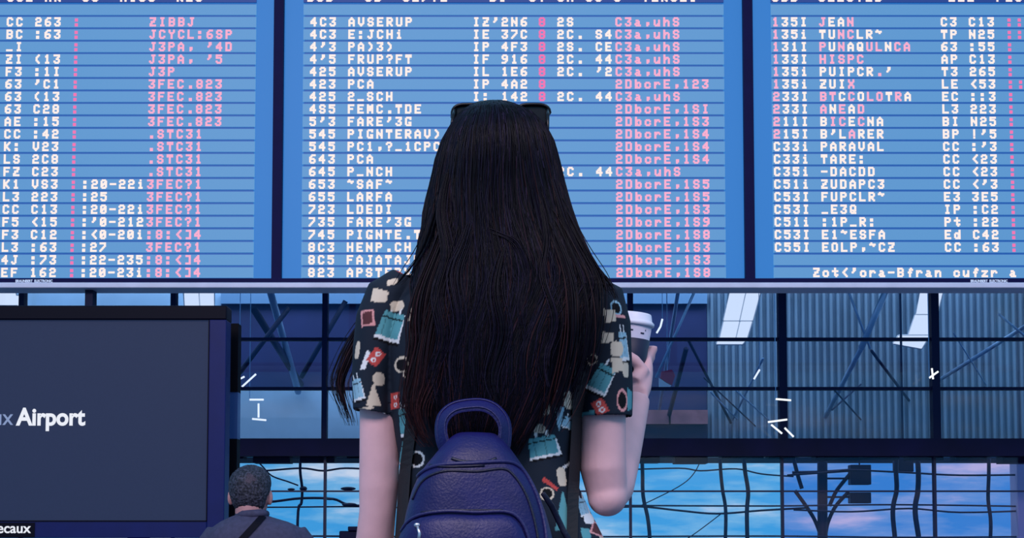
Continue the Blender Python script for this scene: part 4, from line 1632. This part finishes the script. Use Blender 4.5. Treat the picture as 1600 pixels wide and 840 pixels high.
cm = Q(392, 760)
mx_ = (Q(322, 850).x + Q(482, 850).x) / 2
man = thing('person', (cm.x, YM, 0), 'person with short greying hair in a slate suit jacket, sitting with their back turned', 'person')
ztm = Q(392, 727).z
zcm = ztm - .232
mk = MB()
head_into(mk, cm.x, YM, zcm, .232, 1.0)
mk.tube([(cm.x, YM - .035, zcm + .09), (cm.x, YM - .035, zcm - .02), (cm.x, YM - .035, zcm - .1)], [.058, .056, .06], 20)
zseat = .43
zsh = Q(392, 812).z
mk.loft([ring(mx_, YM - .03, z, hx_, hy, 28, 2.4) for z, hx_, hy in ((zsh, .1, .06), (zsh - .08, .17, .09), (zsh - .2, .16, .1), (zseat + .15, .145, .1), (zseat + .02, .16, .11))])
for sg in (-1, 1):
    mk.tube([(mx_ + sg * .175, YM - .02, zsh - .06), (mx_ + sg * .215, YM + .01, zsh - .3), (mx_ + sg * .17, YM + .22, zseat + .22), (mx_ + sg * .1, YM + .36, zseat + .17)], [.045, .042, .032, .026], 14)
    hb_ = Vector((mx_ + sg * .1, YM + .36, zseat + .17))
    mk.tube([hb_, hb_ + Vector((-sg * .02, .05, -.005)), hb_ + Vector((-sg * .035, .09, -.01))], [.026, .034, .03], 12, flat=.5)
    for k in range(4):
        f0 = hb_ + Vector((-sg * .035 + (k - 1.5) * .018, .085, -.01))
        mk.tube([f0, f0 + Vector((-sg * .006, .035, -.006)), f0 + Vector((-sg * .01, .06, -.02))], [.0095, .009, .007], 8)
    mk.tube([hb_ + Vector((-sg * .03, .03, 0)), hb_ + Vector((-sg * .06, .06, 0)), hb_ + Vector((-sg * .075, .085, -.004))], [.012, .0105, .008], 8)
    mk.tube([(mx_ + sg * .09, YM, zseat + .07), (mx_ + sg * .12, YM + .25, zseat + .08), (mx_ + sg * .13, YM + .45, zseat + .05), (mx_ + sg * .13, YM + .46, .26), (mx_ + sg * .13, YM + .45, .07)], [.08, .075, .055, .052, .036], 16)
link('body', remesh(mk, .006, 4), M['man_skin'], man, True)
face_parts(cm.x, YM, zcm, .232, man)
# jacket
jk = MB()
jl = [(803, 374, 414, .058), (808, 360, 428, .075), (815, 346, 452, .09), (822, 336, 468, .1), (832, 327, 477, .108), (850, 322, 482, .115), (900, 326, 478, .125), (960, 328, 476, .125)]
rg = []
for py, a, b_, hy in jl:
    l, r_ = Q(a, py), Q(b_, py)
    rg.append(ring((l.x + r_.x) / 2, YM - .03, l.z, (r_.x - l.x) / 2, hy, 36, 2.4))
lc = (rg[-1][0] + rg[-1][18]) / 2
rg.append(ring(lc.x, YM - .03, zseat + .06, .19, .13, 36, 2.4))
jk.loft(rg)
mx_ = (Q(322, 850).x + Q(482, 850).x) / 2
for sg in (-1, 1):
    jk.tube([(mx_ + sg * .15, YM - .03, zsh - .055), (mx_ + sg * .195, YM - .02, zsh - .12), (mx_ + sg * .225, YM + .01, zsh - .3), (mx_ + sg * .19, YM + .2, zseat + .23), (mx_ + sg * .13, YM + .33, zseat + .18)], [.055, .062, .058, .05, .044], 18)
jm = remesh(jk, .007, 5)
link('jacket', jm, M['suit'], man, True)
jb = bvh_of(jm)
# collar
colr = MB()
cl0 = [Q(372, 806, -.05), Q(380, 803, -.085), Q(394, 802, -.095), Q(408, 801, -.085), Q(416, 803, -.05)]
colr.tube(cl0, .016, 10)
colr.build('collar', M['suit'], man, True)
# strap across the back
L = []
for k in range(14):
    u = k / 13
    a, b_ = 415 + (371 - 415) * u, 803 + (850 - 803) * u
    h1, h2 = hit(jb, a - 4.5, b_ - 2.5, .004), hit(jb, a + 4.5, b_ + 2.5, .004)
    if h1 and h2:
        L.append([h1, h2, h2 + Vector((0, -.004, 0)), h1 + Vector((0, -.004, 0))])
MB().loft(L).build('shoulder_strap', M['suit_strap'], man)
# trousers, shoes
tm = MB()
tm.loft([ring(cm.x, YM - .02, z, .19, .14, 28, 2.4) for z in (zseat + .0, zseat + .1, zseat + .2)])
for sg in (-1, 1):
    tm.tube([(cm.x + sg * .09, YM, zseat + .08), (cm.x + sg * .12, YM + .25, zseat + .085), (cm.x + sg * .13, YM + .45, zseat + .06), (cm.x + sg * .13, YM + .47, .28), (cm.x + sg * .13, YM + .45, .08)], [.092, .088, .072, .068, .056], 18)
    MB().loft([[Vector((cm.x + sg * .13 + math.cos(2 * math.pi * q / 20) * .048 * s1, YM + .52 + math.sin(2 * math.pi * q / 20) * .15 * s1, z)) for q in range(20)]
               for z, s1 in ((0, 1), (.035, 1.02), (.07, .85), (.1, .55))]).build('shoe', M['shoe'], man, True)
link('trousers', remesh(tm, .009, 4), M['denim'], man, True)
# hair: cap around the skull, open over the ears, thinning at the crown
hm_ = MB()
k_ = .232 / .225
hp2 = [(.20, .052, -.005, -.068), (.30, .066, -.01, -.09), (.42, .075, .0, -.105), (.55, .081, .03, -.112), (.7, .083, .075, -.115), (.82, .076, .083, -.104), (.91, .060, .062, -.082), (.97, .040, .038, -.052), (1.012, .016, .012, -.024)]
rg = []
for t_, w_, f_, b_ in hp2:
    rr = ring(cm.x, YM + (f_ + b_) / 2 * k_, zcm + t_ * .232, w_ * k_ * (.93 if t_ < .5 else .99), (f_ - b_) / 2 * k_, 40, 2.2)
    c = sum(rr, Vector()) / len(rr)
    rg.append([c + (p - c) * (1 + .035 * noise.noise(p * 60)) for p in rr])
hm_.loft(rg)
hme = remesh(hm_, .004, 1)
displace(hme, lambda p: .0025 * noise.noise(p * 140))
mh = link('hair', hme, M['grey_hair'], man, True)
hbv = bvh_of(hme)
# balding patch
cr = []
for s_ in (1.0, .6, .2):
    rr = []
    for q in range(20):
        a = 2 * math.pi * q / 20
        rad = s_ * (1 + .25 * math.sin(3 * a + 1) + .15 * math.sin(5 * a))
        h = hit(hbv, 391 + math.cos(a) * 7.5 * rad, 747 + math.sin(a) * 7.5 * rad, .0012)
        rr.append(h)
    cr.append(rr)
M['scalp'] = pmat('thin_scalp', (66, 52, 66), 0.7, var=0.7, vscale=260)
MB().loft(cr, False, True).build('thin_patch', M['scalp'], mh, True)

# bench under the seated man
bn = thing('bench', (cm.x, YM, 0), 'metal waiting bench under the seated person in the suit', 'bench')
MB().box(cm.x - .85, cm.x + .75, YM - .25, YM + .24, zseat - .07, zseat - .02).build('seat', M['bench'], bn, bevel=.012)
for dx in (-.7, .6):
    lg = MB().box(cm.x + dx - .03, cm.x + dx + .03, YM - .2, YM + .2, .02, zseat - .07).build('leg', M['bench_leg'], bn, bevel=.006)
    MB().box(cm.x + dx - .04, cm.x + dx + .04, YM - .24, YM + .24, 0, .02).build('foot', M['bench_leg'], bn)
